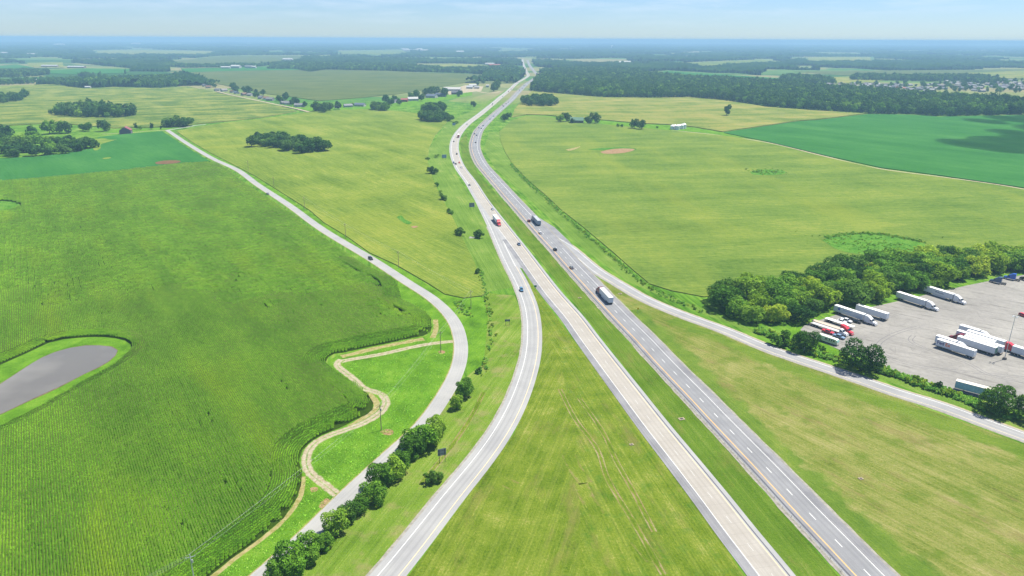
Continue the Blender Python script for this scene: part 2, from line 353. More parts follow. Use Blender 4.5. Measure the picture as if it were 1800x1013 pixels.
M_lane = pave('country_asphalt', alb(196, 196, 195), alb(218, 217, 213), wheel=(-2.1, -.7, .7, 2.1), wk=.10)
M_white = plain('white_paint', (.62, .62, .60, 1), .7); M_yellow = plain('yellow_paint', (.62, .34, .07, 1), .7)
M_paleyel = plain('worn_yellow_paint', (.56, .44, .24, 1), .7); M_dull = plain('worn_white_paint', (.38, .38, .36, 1), .7)
def lot_mat():
    t = NT('lot_asphalt'); P = t.pos()
    f = t.math('MULTIPLY_ADD', t.noise(P, .03, 5, .6), .5, t.math('MULTIPLY_ADD', t.noise(P, .5, 4, .7), .3, t.math('MULTIPLY', t.noise(t.aniso(P, 130, .03, .6), 1, 3), .2)))
    col = t.mix(t.rng(f, .36, .62), alb(160, 157, 152), alb(206, 202, 194))
    st = t.noise(t.aniso(P, 128, .05, .30, 5), 1, 4, .65); col = t.mix(t.rng(st, .55, .70, 0, .6), col, alb(116, 112, 108))
    v = t.n('ShaderNodeTexVoronoi', {'Vector': P, 'Scale': .11}, feature='DISTANCE_TO_EDGE').outputs['Distance']
    col = t.mix(t.rng(v, 0, .008, .3, 0), col, alb(90, 90, 92))
    return t.pbr(col, .9, 0, t.bump(t.noise(P, 5, 3), .2, .05), spec=.2)
M_lot = lot_mat()
def far_ground():
    t = NT('far_country'); P = t.pos()
    v = t.n('ShaderNodeTexVoronoi', {'Vector': t.aniso(P, 12, .0028, .0019), 'Scale': 1.0, 'Randomness': .75}, distance='MANHATTAN').outputs['Color']
    vx = t.n('ShaderNodeSeparateXYZ', {0: v}).outputs['X']
    col = t.ramp(vx, [alb(84, 150, 84), alb(136, 168, 90), alb(176, 180, 116), alb(190, 180, 134), alb(120, 160, 86), alb(70, 120, 60)])
    col = t.mix(t.rng(t.noise(P, .02, 4), .4, .7, 0, .35), col, alb(90, 120, 60))
    ln = t.n('ShaderNodeVectorMath', {0: P}, operation='LENGTH').outputs['Value']
    g = grass_col(t, P)
    return t.diffuse(t.mix(t.rng(ln, 1500, 1900), g, col), t.bump(t.noise(P, 1.5, 3), .4, .3))
def grass_col(t, P):
    f = t.math('MULTIPLY_ADD', t.noise(t.aniso(P, -12, .03, .6), 1, 4), .5, t.math('MULTIPLY', t.noise(P, .04, 4), .5)); return t.ramp(t.rng(f, .38, .62), midg)

# ------------------------------------------------------------ ground, fields
ang = np.radians(np.arange(0, 360, 4)); V = [(0, 0, 0)]; F = []
for r in (60, 400, 1500, 6000, 26000): V += [(r*cos(a), r*sin(a), 0) for a in ang]
k = len(ang); F += [(0, 1+i, 1+(i+1) % k) for i in range(k)]
for j in range(4): F += [(1+j*k+i, 1+(j+1)*k+i, 1+(j+1)*k+(i+1) % k, 1+j*k+(i+1) % k) for i in range(k)]
tag(mesh('ground', V, F, far_ground()), kind='structure')

A_PX = [(0, 321), (100, 313), (200, 304), (300, 292), (365, 287), (380, 290), (410, 309), (450, 340), (500, 372), (562, 416), (640, 467), (688, 489), (698, 500), (703, 514), (705, 528), (727, 538),
        (748, 548), (758, 560), (759, 576), (756, 585), (743, 591), (712, 597), (675, 605), (640, 612), (605, 620), (588, 622), (577, 628), (572, 638), (590, 654), (625, 675), (646, 692), (656, 708), (655, 720), (645, 729),
        (625, 738), (603, 750), (564, 766), (532, 791), (525, 810), (531, 830), (529, 854), (521, 877), (499, 911), (468, 937), (450, 952), (405, 984), (369, 1013), (300, 1075), (230, 1140), (-330, 1140), (-420, 700), (-480, 500), (-420, 330), (-200, 326)]
A = GP(A_PX)
POND_PX = [(0, 676), (32, 655), (72, 630), (110, 615), (150, 608), (190, 609), (206, 615), (205, 622.5), (185, 640), (150, 657), (105, 680), (55, 702.5), (0, 729), (-60, 752), (-130, 772), (-190, 770), (-200, 745), (-150, 720), (-70, 705)]
RING_PX = [(0, 642), (50, 620), (95, 600), (140, 594), (185, 593), (225, 601), (231, 612), (225, 625), (195, 647), (150, 672), (100, 700), (50, 730), (0, 754), (-70, 785), (-160, 805), (-240, 790), (-250, 735), (-170, 695), (-80, 675)]
HOLE_PX = [(-60, 362), (-20, 354), (15, 354), (34, 359), (30, 368), (10, 374), (-30, 377), (-60, 372)]
RING = smoothpoly(RING_PX); POND = smoothpoly(POND_PX); HOLE = smoothpoly(HOLE_PX)
slab('field_soil', A, .03, M_soil)
slab('pond_bank', RING, .05, M_lime); slab('field_hollow', HOLE, .05, M_weed)
tw = NT('pond_water'); P = tw.pos()
M_water = tw.pbr(tw.mix(tw.rng(tw.noise(P, .03, 3), .4, .65), alb(146, 140, 128), alb(172, 166, 154)), .06, 0, tw.bump(tw.noise(P, .5, 3), .06, .05), spec=.5)
slab('pond_mud', [tuple(np.array(q) + (np.array(q)-np.mean(POND, 0))/np.hypot(*(np.array(q)-np.mean(POND, 0)))*random.uniform(.2, .9)) for q in POND], .075, t_soil('mud', alb(120, 100, 78), alb(160, 140, 110)))
slab('pond_water', POND, .10, M_water)

C_PX = [(310, 231), (345, 224), (400, 216), (470, 208), (545, 197), (600, 194), (660, 192), (740, 200), (775, 206), (786, 215), (765, 238), (754, 262), (752, 285), (760, 312), (772, 340), (786, 365), (800, 392), (818, 430), (835, 465), (847, 497), (855, 514), (848, 521),
        (815, 525), (782, 518), (757, 502), (725, 483), (695, 466), (650, 445.5), (612, 418), (570, 392.5), (545, 371), (482, 331), (450, 311), (412, 291), (370, 269.5), (337, 250)]
slab('corn_field', GP(C_PX), .5, M_mid, 0, side=M_side)
B_PX = [(-120, 278), (0, 279), (60, 277), (120, 270), (162, 262), (172, 252), (172, 242), (215, 237), (285, 231.5), (300, 241), (330, 261), (370, 285), (300, 291), (200, 303), (100, 312), (0, 320), (-120, 328)]
slab('soybean_field', GP(B_PX), .7, M_soy, 0)
slab('bare_patch', smoothpoly([(273, 287), (285, 284), (305, 283), (318, 284.5), (312, 288), (290, 290), (276, 290)]), .80, t_soil('reddish_clay', alb(132, 104, 78), alb(164, 130, 100)))
slab('weedy_patch', smoothpoly([(180, 279.5), (187, 278), (196, 278.3), (190, 280.5), (183, 281)], 3), .80, M_rampv)
slab('field_margin', smoothpoly([(170, 246), (178, 244), (200, 247), (206, 246), (190, 251), (178, 255), (176, 263), (168, 266), (164, 262), (172, 255)], 3), .80, M_rampv)
D_PX = [(-150, 156), (0, 152), (105, 148), (118, 153), (150, 156), (200, 153.5), (280, 156), (330, 152.5), (365, 160), (420, 172), (480, 183.5), (522, 196), (470, 206), (400, 214), (340, 219), (320, 223), (200, 226), (100, 217), (0, 222), (-150, 228)]
slab('mottled_field', GP(D_PX), 1.0, M_left, 0, side=M_side)
E_PX = [(320, 121), (450, 119), (605, 120.5), (700, 126), (850, 131.5), (846, 139), (812, 147), (760, 156), (700, 166), (640, 172), (560, 178), (520, 172), (470, 166), (410, 154), (370, 145), (345, 136), (322, 129)]
slab('brown_tinged_field', GP(E_PX), 1.0, M_top, 0)
slab('soybean_field', GP([(318, 121), (450, 118.5), (550, 119), (610, 120), (560, 123), (480, 124), (380, 126), (322, 128)]), 1.3, M_soy, 0)
F_PX = [(878, 232), (880, 248), (889, 270), (900, 287), (925, 315), (957, 342), (987, 370), (1025, 400), (1075, 442), (1112, 475), (1142, 500), (1180, 512), (1238, 523), (1290, 512), (1400, 485), (1500, 466), (1600, 458), (1700, 458), (1850, 470), (1990, 485), (2010, 388),
        (1800, 334), (1650, 312), (1550, 299), (1450, 276.5), (1350, 253), (1290, 241), (1180, 230), (1060, 219), (1000, 215), (965, 206), (925, 204), (898, 213)]
slab('corn_field', GP(F_PX), .5, M_rightc, 0, side=M_side)
G_PX = [(934, 161), (1000, 167), (1060, 172), (1150, 173), (1210, 172), (1270, 177), (1350, 189), (1430, 195), (1522, 200.5), (1440, 210.5), (1400, 213.5), (1350, 221), (1270, 232.5), (1220, 224), (1170, 219.5), (1130, 218), (1085, 214), (1050, 211), (1000, 207), (960, 203), (925, 202), (900, 207), (905, 192), (918, 178)]
slab('corn_field', GP(G_PX), 1.2, M_upper, 0, side=M_side)
H_PX = [(1272, 234), (1350, 222), (1400, 214.5), (1440, 211.5), (1525, 201.5), (1600, 202.5), (1650, 206), (1700, 205), (1800, 203), (2000, 199), (2100, 240), (2010, 383), (1800, 331), (1650, 309), (1550, 296), (1450, 274), (1350, 250)]
slab('soybean_field', GP(H_PX), .8, M_soy, 0)
zz = .5
for nm, m, px in (('soybean_field', M_soy, [(1130, 128), (1175, 125.5), (1250, 130), (1350, 136.5), (1420, 142.5), (1400, 147), (1300, 143), (1220, 138), (1150, 132)]),
                  ('far_field', M_top, [(1395, 126), (1600, 124), (1830, 122), (1840, 141), (1700, 140), (1560, 134), (1480, 133)]), ('far_field', M_upper, [(1446, 137), (1500, 134.5), (1560, 140), (1530, 147), (1445, 147)]),
                  ('far_field', M_upper, [(1640, 131), (1830, 123.5), (1835, 138), (1700, 138)]), ('far_field', M_top, [(300, 108), (390, 99), (540, 98), (520, 108), (390, 116), (340, 117)]), ('far_field', M_upper, [(48, 111), (110, 110), (112, 119), (50, 118)]),
                  ('soybean_field', M_soy, [(85, 124), (150, 121), (235, 122), (215, 129), (130, 131), (88, 130)]), ('far_field', M_upper, [(170, 89), (250, 88), (372, 91), (365, 97), (270, 96), (172, 96)]), ('soybean_field', M_soy, [(0, 116), (30, 114), (60, 119), (20, 121), (-40, 121)]),
                  ('far_field', M_left, [(595, 90), (700, 88), (720, 93), (690, 97), (600, 95)]), ('far_field', M_upper, [(735, 115), (800, 113), (880, 116), (850, 123), (790, 125), (735, 119)]), ('far_field', M_left, [(1180, 112), (1330, 106), (1390, 110), (1240, 119)]), ('far_field', M_upper, [(1420, 101), (1530, 101), (1530, 108), (1450, 110), (1420, 106)])):
    zz += .12; slab(nm, GP(px), zz, m, 0)
FAR_CLEAR = [GP(p) for p in ([(1395, 124), (1600, 124), (1830, 122), (1840, 152), (1440, 153)], [(300, 106), (390, 98), (540, 97), (520, 110), (390, 120), (320, 120)], [(45, 110), (110, 109), (235, 121), (215, 131), (85, 131), (48, 120)], [(165, 88), (250, 87), (380, 90), (365, 98), (170, 97)],
             [(595, 89), (720, 87), (720, 94), (690, 98), (595, 96)], [(735, 112), (800, 112), (890, 115), (850, 126), (735, 124)], [(1180, 111), (1330, 105), (1395, 109), (1240, 120)], [(1415, 100), (1535, 100), (1535, 110), (1420, 111)], [(1125, 127), (1175, 124), (1425, 138), (1440, 149), (1125, 136)], E_PX, D_PX,
             [(-200, 110), (44, 112), (90, 128), (60, 150), (-200, 160)], [(880, 178), (905, 148), (922, 136), (925, 130), (920, 117), (915, 104.2), (931, 104.2), (940, 117), (951, 132), (930, 150), (905, 180)], [(790, 170), (880, 150), (905, 150), (800, 230)], [(300, 118), (640, 112), (660, 124), (560, 123), (300, 126)])]

# verge sheets round the roads
slab('grass_verge', smoothpoly([(700, 492), (735, 520), (775, 552), (797, 588), (799, 612), (795, 645), (776, 682), (728, 747), (665, 804), (590, 872), (520, 942), (420, 1030), (330, 1110), (290, 1085), (369, 1013), (450, 952), (520, 880), (524, 812), (600, 750), (655, 722), (640, 690), (575, 636), (640, 612), (756, 588), (752, 552), (704, 525)]), .02, M_lime)
slab('grass_verge', GP([(300, 236), (345, 253), (420, 292), (500, 345), (600, 411), (700, 470), (760, 506), (850, 524), (858, 560), (850, 640), (822, 660), (815, 600), (795, 545), (740, 506), (660, 452), (575, 402), (500, 352), (420, 300)]), .016, M_lime)
slab('grass_verge', GP([(856, 515), (905, 520), (920, 560), (915, 640), (870, 740), (760, 880), (640, 1030), (560, 1120), (360, 1120), (480, 1010), (700, 800), (790, 700), (838, 640), (850, 560)]), .012, M_rampv)
slab('grass_verge', GP([(912, 470), (935, 500), (1030, 627), (1120, 750), (1260, 940), (1380, 1120), (600, 1120), (720, 1010), (905, 760), (950, 640), (948, 560)]), .014, M_wedge)
slab('grass_verge', GP([(912, 472), (932, 505), (952, 560), (985, 640), (1010, 740), (1020, 860), (1020, 1120), (600, 1120), (720, 1010), (905, 760), (950, 640), (948, 560)]), .018, M_wedgeL)
slab('grass_verge', GP([(808, 250), (820, 232), (824, 262), (840, 305), (950, 425), (1060, 552), (1245, 755), (1480, 1020), (1570, 1120), (1480, 1120), (1390, 1010), (1180, 750), (1000, 520), (905, 405), (845, 335), (815, 290)]), .018, M_median)
slab('grass_verge', GP([(1044, 485), (1090, 510), (1140, 535), (1290, 590), (1510, 672), (1720, 755), (1950, 850), (2000, 1120), (1720, 1120), (1580, 1010), (1310, 748), (1130, 565)]), .014, M_right)
DKW = dict(head=-14, streak=.4, pscale=.08, sc=1.2); dcols = [alb(92, 130, 46), alb(118, 152, 56), alb(138, 168, 66), alb(172, 186, 90)]
M_band = band('ditch_band', tan, RKW, dcols, DKW, 7.0); M_band2 = band('ramp_side_band', tan, RKW, [alb(94, 130, 42), alb(118, 152, 52), alb(140, 168, 64), alb(168, 184, 86)], dict(head=-55, streak=.4, pscale=.07), 7.0)
DL = Road([(1112, 545), (1150, 577), (1200, 625), (1262, 688), (1330, 757), (1420, 842), (1520, 930), (1640, 1030), (1760, 1130)], 3); strip('grass_verge', DL, -7, 7, .022, M_band)
DL2 = Road([(1180, 562), (1270, 598), (1350, 634), (1460, 674), (1580, 716), (1720, 766), (1900, 838)], 3); strip('grass_verge', DL2, -6.5, 6.5, .026, M_band2)
slab('grass_verge', GP([(850, 262), (870, 296), (930, 350), (1010, 425), (1100, 494), (1225, 548), (1400, 615), (1600, 685), (1900, 800), (1950, 790), (1800, 735), (1560, 650), (1410, 590), (1320, 578), (1240, 545), (1140, 505), (1020, 402), (925, 320), (885, 265), (880, 232), (860, 232)]), .016, M_north)
slab('grass_verge', GP([(752, 265), (786, 215), (830, 195), (880, 165), (915, 140), (925, 140), (860, 185), (805, 235), (792, 260), (800, 305), (850, 378), (880, 450), (905, 505), (855, 514), (835, 465), (785, 360), (755, 300)]), .016, M_north)
slab('lawn', GP([(1395, 600), (1380, 585), (1400, 570), (1415, 568), (1408, 582), (1440, 601), (1482, 620), (1500, 640), (1450, 640)]), .024, M_lime)
slab('lawn', GP([(520, 190), (600, 188), (700, 182), (780, 168), (830, 160), (830, 168), (770, 178), (700, 192), (640, 196), (560, 198)]), .03, M_lime)
slab('lawn', GP([(1040, 210), (1130, 217.5), (1220, 223), (1290, 236), (1270, 240), (1180, 229), (1060, 218.5)]), .03, M_lime)
slab('lawn', GP([(178, 236), (200, 229), (300, 226), (318, 225), (300, 231), (230, 236)]), .03, M_lime)

M_rut = band('rut_band', [alb(198, 180, 136), alb(176, 160, 104), alb(206, 190, 150), alb(222, 208, 170)], dict(head=-30), olive, dict(head=-11.5, sc=1.5, pscale=.06), .9)
for px in ([(984, 684), (1010, 735), (1050, 790), (1068, 842), (1112, 915), (1135, 955), (1166, 1010)], [(1018, 700), (1060, 760), (1084, 812), (1112, 862), (1150, 935)], [(740, 850), (790, 790), (830, 730), (850, 690)]): strip('dirt_track', Road(px, 1.5), -.9, .9, .024, M_rut)
M_patch = band('dry_band', [alb(170, 160, 100), alb(160, 156, 88), alb(186, 174, 116), alb(196, 184, 130)], dict(head=-30), olive, dict(head=-11.5, sc=1.5, pscale=.06), 3)
for px in ([(1020, 850), (1034, 880), (1050, 905)], [(890, 848), (905, 855)], [(1000, 800), (1010, 822), (1030, 850)], [(1120, 950), (1150, 985)]): strip('bare_patch', Road(px, 1.5), -2.4, 2.4, .021, M_patch)

# patches in the crops
slab('pond_hollow', smoothpoly([(1445, 424), (1465, 417), (1500, 412), (1545, 414), (1590, 422), (1625, 430), (1615, 440), (1580, 448), (1530, 450), (1480, 443)], 4), 0.60, M_weed)
slab('bare_patch', smoothpoly([(1055, 268), (1072, 264), (1095, 262), (1115, 263), (1105, 268), (1085, 271), (1062, 271)], 3), 0.63, M_bare)
slab('weedy_patch', smoothpoly([(1032, 264), (1060, 261), (1100, 260), (1118, 262.5), (1112, 266), (1085, 261.8), (1060, 265)], 3), 0.58, M_ditch)
slab('weedy_patch', smoothpoly([(1318, 303), (1340, 299), (1375, 301), (1380, 306), (1350, 309), (1325, 308)], 3), 0.60, M_weed)
slab('bare_patch', smoothpoly([(994, 264), (1008, 261), (1020, 258), (1010, 264), (1000, 266)], 2), 0.60, M_strip)
slab('weedy_patch', smoothpoly([(697, 383), (705, 380), (712, 387), (724, 393), (718, 396), (708, 392)], 2), 0.57, M_ditch)
slab('bare_patch', smoothpoly([(722, 400), (730, 398.5), (735, 400), (728, 402.5)], 1), 0.63, M_bare)

# ------------------------------------------------------------ roads
LC_PX = [(1480, 1170), (1359, 1013), (1334, 981), (1300, 939), (1259, 885), (1206, 818), (1151.5, 750), (1111, 697), (1075, 650), (1031, 592), (1008, 560), (971, 517), (940, 476), (913, 439), (887, 405), (865, 376), (846, 350), (827, 319.5), (811, 298), (803, 282), (799, 267), (798.6, 256), (801, 244.5), (808.6, 231.4), (822.3, 217.3), (843, 202), (866.9, 182.6), (880, 171.3), (893.4, 160.6), (908.4, 146.8), (922.6, 138), (928.6, 133.2), (926.6, 128.2), (922.8, 120.2), (920, 112.2), (918.2, 104.5)]
RC_PX = [(1690, 1170), (1529, 1013), (1512, 995), (1463, 944), (1419, 899), (1380, 857), (1345, 820), (1312, 786), (1280, 753), (1254, 726), (1230.5, 701), (1207, 677), (1165.5, 634.5), (1130, 596), (1098, 564), (1070, 535), (1035, 497.5), (1004, 464.4), (987, 445.3), (963, 419.8), (923, 376), (902, 353), (872, 319), (860.4, 306), (847, 290), (837.5, 272), (834, 256), (836, 244), (841.3, 230), (855, 214.6), (872.3, 198.3), (898, 176), (910, 163), (925.7, 147.7), (941, 137.2), (945, 132.6), (941.3, 128.2), (935, 121), (930, 113.5), (927, 106)]
RL_PX = [(560, 1150), (630, 1070), (681, 1013), (740, 940), (797, 867), (840, 815), (876, 765), (905, 712), (926, 655), (934, 620), (936, 590), (935, 565), (930, 537), (914, 496), (899, 468), (886, 441), (870, 405), (855, 375), (842, 350), (824, 319.5), (808, 298)]
RR_PX = [(872, 319.5), (923, 376), (963, 412), (990, 428), (1008, 441), (1028, 458.5), (1049, 475.5), (1068, 487.5), (1089, 500), (1137, 527.5), (1206, 556), (1275, 581), (1350, 613), (1400, 630.5), (1456, 649), (1512, 667.5), (1575, 690), (1650, 712.5), (1718, 738), (1800, 768), (1900, 803), (2050, 858)]
CR_PX = [(300, 1160), (380, 1085), (472.5, 1004), (541, 942), (599.5, 882.5), (621, 862), (683, 804), (742, 750), (765, 720), (792, 677), (807, 642), (811, 612), (809, 595), (803, 574), (788, 551), (758, 523.5), (718, 498), (656, 457.5), (568, 404.5), (508, 361), (453, 325), (418, 299.5), (375, 279.5), (330, 253), (300, 233), (294, 229)]
LC, RC, RL, RR, CR = [Road(p) for p in (LC_PX, RC_PX, RL_PX, RR_PX, CR_PX)]
sL = LC.sofy(402); sL2 = LC.sofy(330); sR = RC.sofy(437); sR2 = RC.sofy(380)
strip('road_shoulder', LC, -6.7, -3.6, .100, M_should, b=LC.sofy(420)); strip('road_shoulder', LC, -6.3, -3.6, .100, M_shouldL, a=LC.sofy(420))
strip('highway_road', LC, -3.6, 3.75, .100, M_conc); strip('road_shoulder', LC, 3.75, 5.9, .100, M_shouldL)
strip('road_shoulder', RC, -6.0, -3.7, .100, M_should); strip('highway_road', RC, -3.7, 3.75, .100, M_asph); strip('road_shoulder', RC, 3.75, 6.9, .100, M_should)
strip('gravel_strip', RC, -7.3, -5.9, .080, M_gravel, jag=.5); strip('gravel_strip', RC, 6.5, 7.6, .080, M_gravel, jag=.35)
strip('ramp_road', RL, -4.4, 4.6, .060, M_ramp); strip('gravel_strip', RL, -5.2, -4.2, .050, M_gravel, b=RL.s[-1]*.62, jag=.2)
strip('ramp_road', RR, -3.9, 3.9, .060, M_rampR); strip('gravel_strip', RR, 3.7, 4.8, .050, M_gravel, a=RR.s[-1]*.28, jag=.3); strip('gravel_strip', RR, -4.6, -3.7, .050, M_dirt, a=RR.s[-1]*.2, jag=.3)
strip('country_road', CR, -3.15, 3.15, .070, M_lane); strip('gravel_strip', CR, -3.5, -3.1, .055, M_strip, jag=.2)
slab('gore_pavement', GP([(846, 350), (876, 399), (906, 440), (930, 475), (917, 472), (905, 466), (890, 440), (868, 400)]), .055, M_shouldL)
slab('gore_pavement', GP([(930, 372), (975, 400), (1000, 424), (1030, 458), (1046, 482), (1040, 492), (1020, 480), (985, 440)]), .055, M_should)
def marks(name, mat, parts):
    V, F = [], []
    for rd, off, w, z, a, b in parts:
        l = (rd.s >= a) & (rd.s <= b); p = rd.p[l]; n = rd.nr[l]
        if len(p) < 2: continue
        k0 = len(V)
        for q, m in zip(p, n): V += [(*(q + (off-w/2)*m), z), (*(q + (off+w/2)*m), z)]
        F += [(k0+2*i, k0+2*i+1, k0+2*i+3, k0+2*i+2) for i in range(len(p)-1)]
    return tag(mesh(name, V, F, mat), kind='structure')
def dashes(name, mat, rd, off, w, z, a, b, ph=0):
    V, F = [], []; d = a + ph
    while d < b:
        for e in (d, d+3.3):
            for o in (off-w/2, off+w/2): V.append((*rd.at(e, o)[0], z))
        k = len(V)-4; F.append((k, k+1, k+3, k+2)); d += 12.19
    return tag(mesh(name, V, F, mat), kind='structure')
INF = 1e9; zL = RL.sofy(402)
marks('road_markings', M_white, [(LC, -3.55, .15, .106, 0, sL), (LC, -3.5, .22, .106, sL2, INF), (RC, 3.65, .15, .106, 0, sR), (RC, 3.6, .22, .106, sR2, INF), (RL, -2.3, .15, .068, 0, RL.sofy(360)), (RR, -2.6, .22, .068, RR.s[-1]*.08, INF), (RR, 2.5, .2, .068, RR.sofy(437), RR.sofy(480)), (RL, 2.4, .22, .068, RL.sofy(470), RL.sofy(404))])
marks('road_markings', M_yellow, [(RC, -3.6, .26, .106, 0, INF)]); marks('road_markings', M_paleyel, [(LC, 3.5, .2, .106, 0, INF), (RL, 2.7, .2, .068, 0, RL.sofy(470)), (RR, 2.5, .2, .068, RR.sofy(480), INF)])
dashes('road_markings', M_white, RC, 0, .17, .106, 0, RC.sofy(215), 4); dashes('road_markings', M_dull, LC, 0, .15, .106, 0, LC.sofy(215), 2)
marks('rumble_strip', plain('rumble_dark', alb(104, 106, 118), .9), [(LC, 4.3, .35, .106, 0, LC.sofy(330)), (RC, -5.2, .5, .106, 0, INF)])
def track_mat():
    t = NT('rutted_track'); P = t.pos(); g, h = grass_color(t, P, lime, streak=.25, patch=.5, speck=.3, pscale=.09); x = t.n('ShaderNodeSeparateXYZ', {0: t.n('ShaderNodeUVMap').outputs[0]}).outputs['X']
    d = t.mix(t.rng(t.noise(P, .7, 5, .65), .35, .65), alb(196, 180, 142), alb(234, 224, 198)); n = t.math('SUBTRACT', t.noise(P, .55, 5, .7), .5)
    r = t.math('ABSOLUTE', t.math('SUBTRACT', t.math('ABSOLUTE', x), .82)); e = t.math('ADD', r, t.math('MULTIPLY', n, 1.5)); return t.diffuse(t.mix(t.rng(e, .5, .95, 1, 0), g, d), t.bump(h, .8, .3))
M_track = track_mat()
T1 = Road([(800, 600), (760, 604), (720, 611.5), (675, 622), (630, 630), (605, 634), (588, 640)], 2)
T2 = Road([(600, 632), (590, 640), (603, 652), (625, 669), (645, 687), (662, 688), (675, 697), (680, 706), (677, 716), (668, 727), (640, 744), (595, 760), (562, 773), (543, 790), (538, 811), (543, 830.5), (562, 846), (583, 862), (600, 876)], 2)
T3 = Road([(640, 684), (655, 698), (664, 712), (660, 722), (640, 735), (615, 750)], 2)
strip('dirt_track', T1, -1.7, 1.7, .034, M_track); strip('dirt_track', T2, -1.9, 1.9, .038, M_track); strip('dirt_track', T3, -.9, .9, .030, M_strip, jag=.5)
EB = Road([(533, 838), (533, 856), (526, 880), (503, 912), (472, 939), (452, 955), (408, 987), (372, 1016), (300, 1080)], 2); strip('dirt_track', EB, -.5, .7, .030, M_strip, jag=.3)
EC = Road([(765, 562), (766, 580), (760, 594)], 2); strip('dirt_track', EC, -1.2, 1.0, .030, M_strip, jag=.4)
ED = Road([(745, 596), (700, 604), (650, 615), (600, 627)], 2); strip('dirt_track', ED, -1.2, 1.2, .028, M_strip, jag=.9)
for px in ([(668, 759), (682, 754), (692, 759), (688, 765), (675, 764)], [(770, 618), (778, 616), (783, 620), (774, 623)], [(562, 886), (572, 876), (580, 879), (570, 893), (560, 893)], [(545, 858), (556, 856), (559, 862), (548, 866)]): slab('bare_patch', smoothpoly(px, 1), .034, M_bare)
SR = Road([(294, 229), (330, 223.5), (345, 220.5), (362, 219)], 4); strip('side_road', SR, -2.5, 2.5, .065, M_lane)
SR2 = Road([(297, 230), (270, 230), (230, 233.5), (180, 236)], 4); strip('farm_lane', SR2, -1.5, 1.5, .060, M_dirt)
VR = Road([(543, 198), (520, 192), (480, 183.5), (430, 173), (400, 166.5), (380, 161)], 6); strip('village_road', VR, -3.2, 3.2, 1.15, M_dirt)
FR = Road([(1180, 229.5), (1230, 234), (1280, 240), (1350, 251), (1450, 275), (1550, 297.5), (1650, 310.5), (1800, 332.5), (1950, 372)], 8); strip('farm_lane', FR, -1.8, 1.8, .06, M_dirt)
LD = Road([(880, 161), (860, 164), (835, 159.5), (820, 156)], 6); strip('farm_lane', LD, -4, 4, .08, M_dirt); slab('farm_yard', GP([(785, 160), (818, 150), (850, 152), (846, 160), (820, 163), (790, 167)]), .07, M_dirt)
LOT_PX = [(1407, 580), (1413, 573), (1422, 569), (1475, 552), (1550, 536), (1582, 529), (1625, 519), (1662, 511), (1700, 502), (1745, 493), (1820, 480), (1960, 462), (2120, 620), (2000, 780), (1800, 722), (1780, 717), (1725, 701), (1675, 686), (1612, 666), (1575, 653), (1545, 639), (1505, 627), (1480, 617), (1442, 600), (1415, 589)]
slab('parking_lot', GP(LOT_PX), .050, M_lot)
def tracks(pxs, w=.35):
    V, F = [], []
    for px in pxs:
        r = Road(px, 1.5)
        for o in (-.9, .9):
            k = len(V)
            for q, n in zip(r.p, r.nr): V += [(*(q+(o-w/2)*n), .055), (*(q+(o+w/2)*n), .055)]
            F += [(k+2*i, k+2*i+1, k+2*i+3, k+2*i+2) for i in range(len(r.p)-1)]
    return tag(mesh('tyre_marks', V, F, plain('tyre_black', alb(132, 130, 134), .9)), kind='structure')
tracks([[(1614, 575), (1580, 584), (1555, 596), (1544, 606), (1548, 618), (1570, 632), (1620, 645), (1690, 653), (1780, 662), (1850, 668)], [(1606, 590), (1600, 600), (1640, 618), (1700, 638), (1740, 660), (1800, 672)]], .25)
# ------------------------------------------------------------ the near corn, plant by plant
def leaf_mat(name, cols, trans=.35, world=0.0, obj=.0, yellow=None, big=0):
    t = NT(name); P = t.pos()
    f = t.math('MULTIPLY_ADD', t.noise(P, .35, 3, .6), .6, t.math('MULTIPLY', t.n('ShaderNodeObjectInfo').outputs['Random'], .4))
    if big: f = t.math('MULTIPLY_ADD', f, .6, t.math('MULTIPLY', t.rng(t.math('MULTIPLY_ADD', t.noise(t.aniso(P, HB, .012, .06, 21), 1, 5, .65), .6, t.math('MULTIPLY', t.noise(P, .03, 4, .6), .4)), .36, .64), .4))
    col = t.ramp(t.rng(f, .3, .7), cols)
    if yellow is not None: col = t.mix(t.rng(t.noise(t.aniso(P, HB, .008, .035), 1, 5, .6), .52, .74, 0, .55), col, yellow)
    d = t.n('ShaderNodeBsdfDiffuse', {'Color': col}); tr = t.n('ShaderNodeBsdfTranslucent', {'Color': col})
    t.t.links.new(t.n('ShaderNodeMixShader', {0: trans, 1: d.outputs[0], 2: tr.outputs[0]}).outputs[0], t.out.inputs[0]); return t.m
M_cornleaf = leaf_mat('corn_leaf', [(.165, .385, .023, 1), (.245, .505, .033, 1), (.35, .62, .048, 1)], .38, yellow=(.50, .65, .03, 1), big=1)
M_tassel = plain('corn_tassel', alb(170, 190, 80), .8)
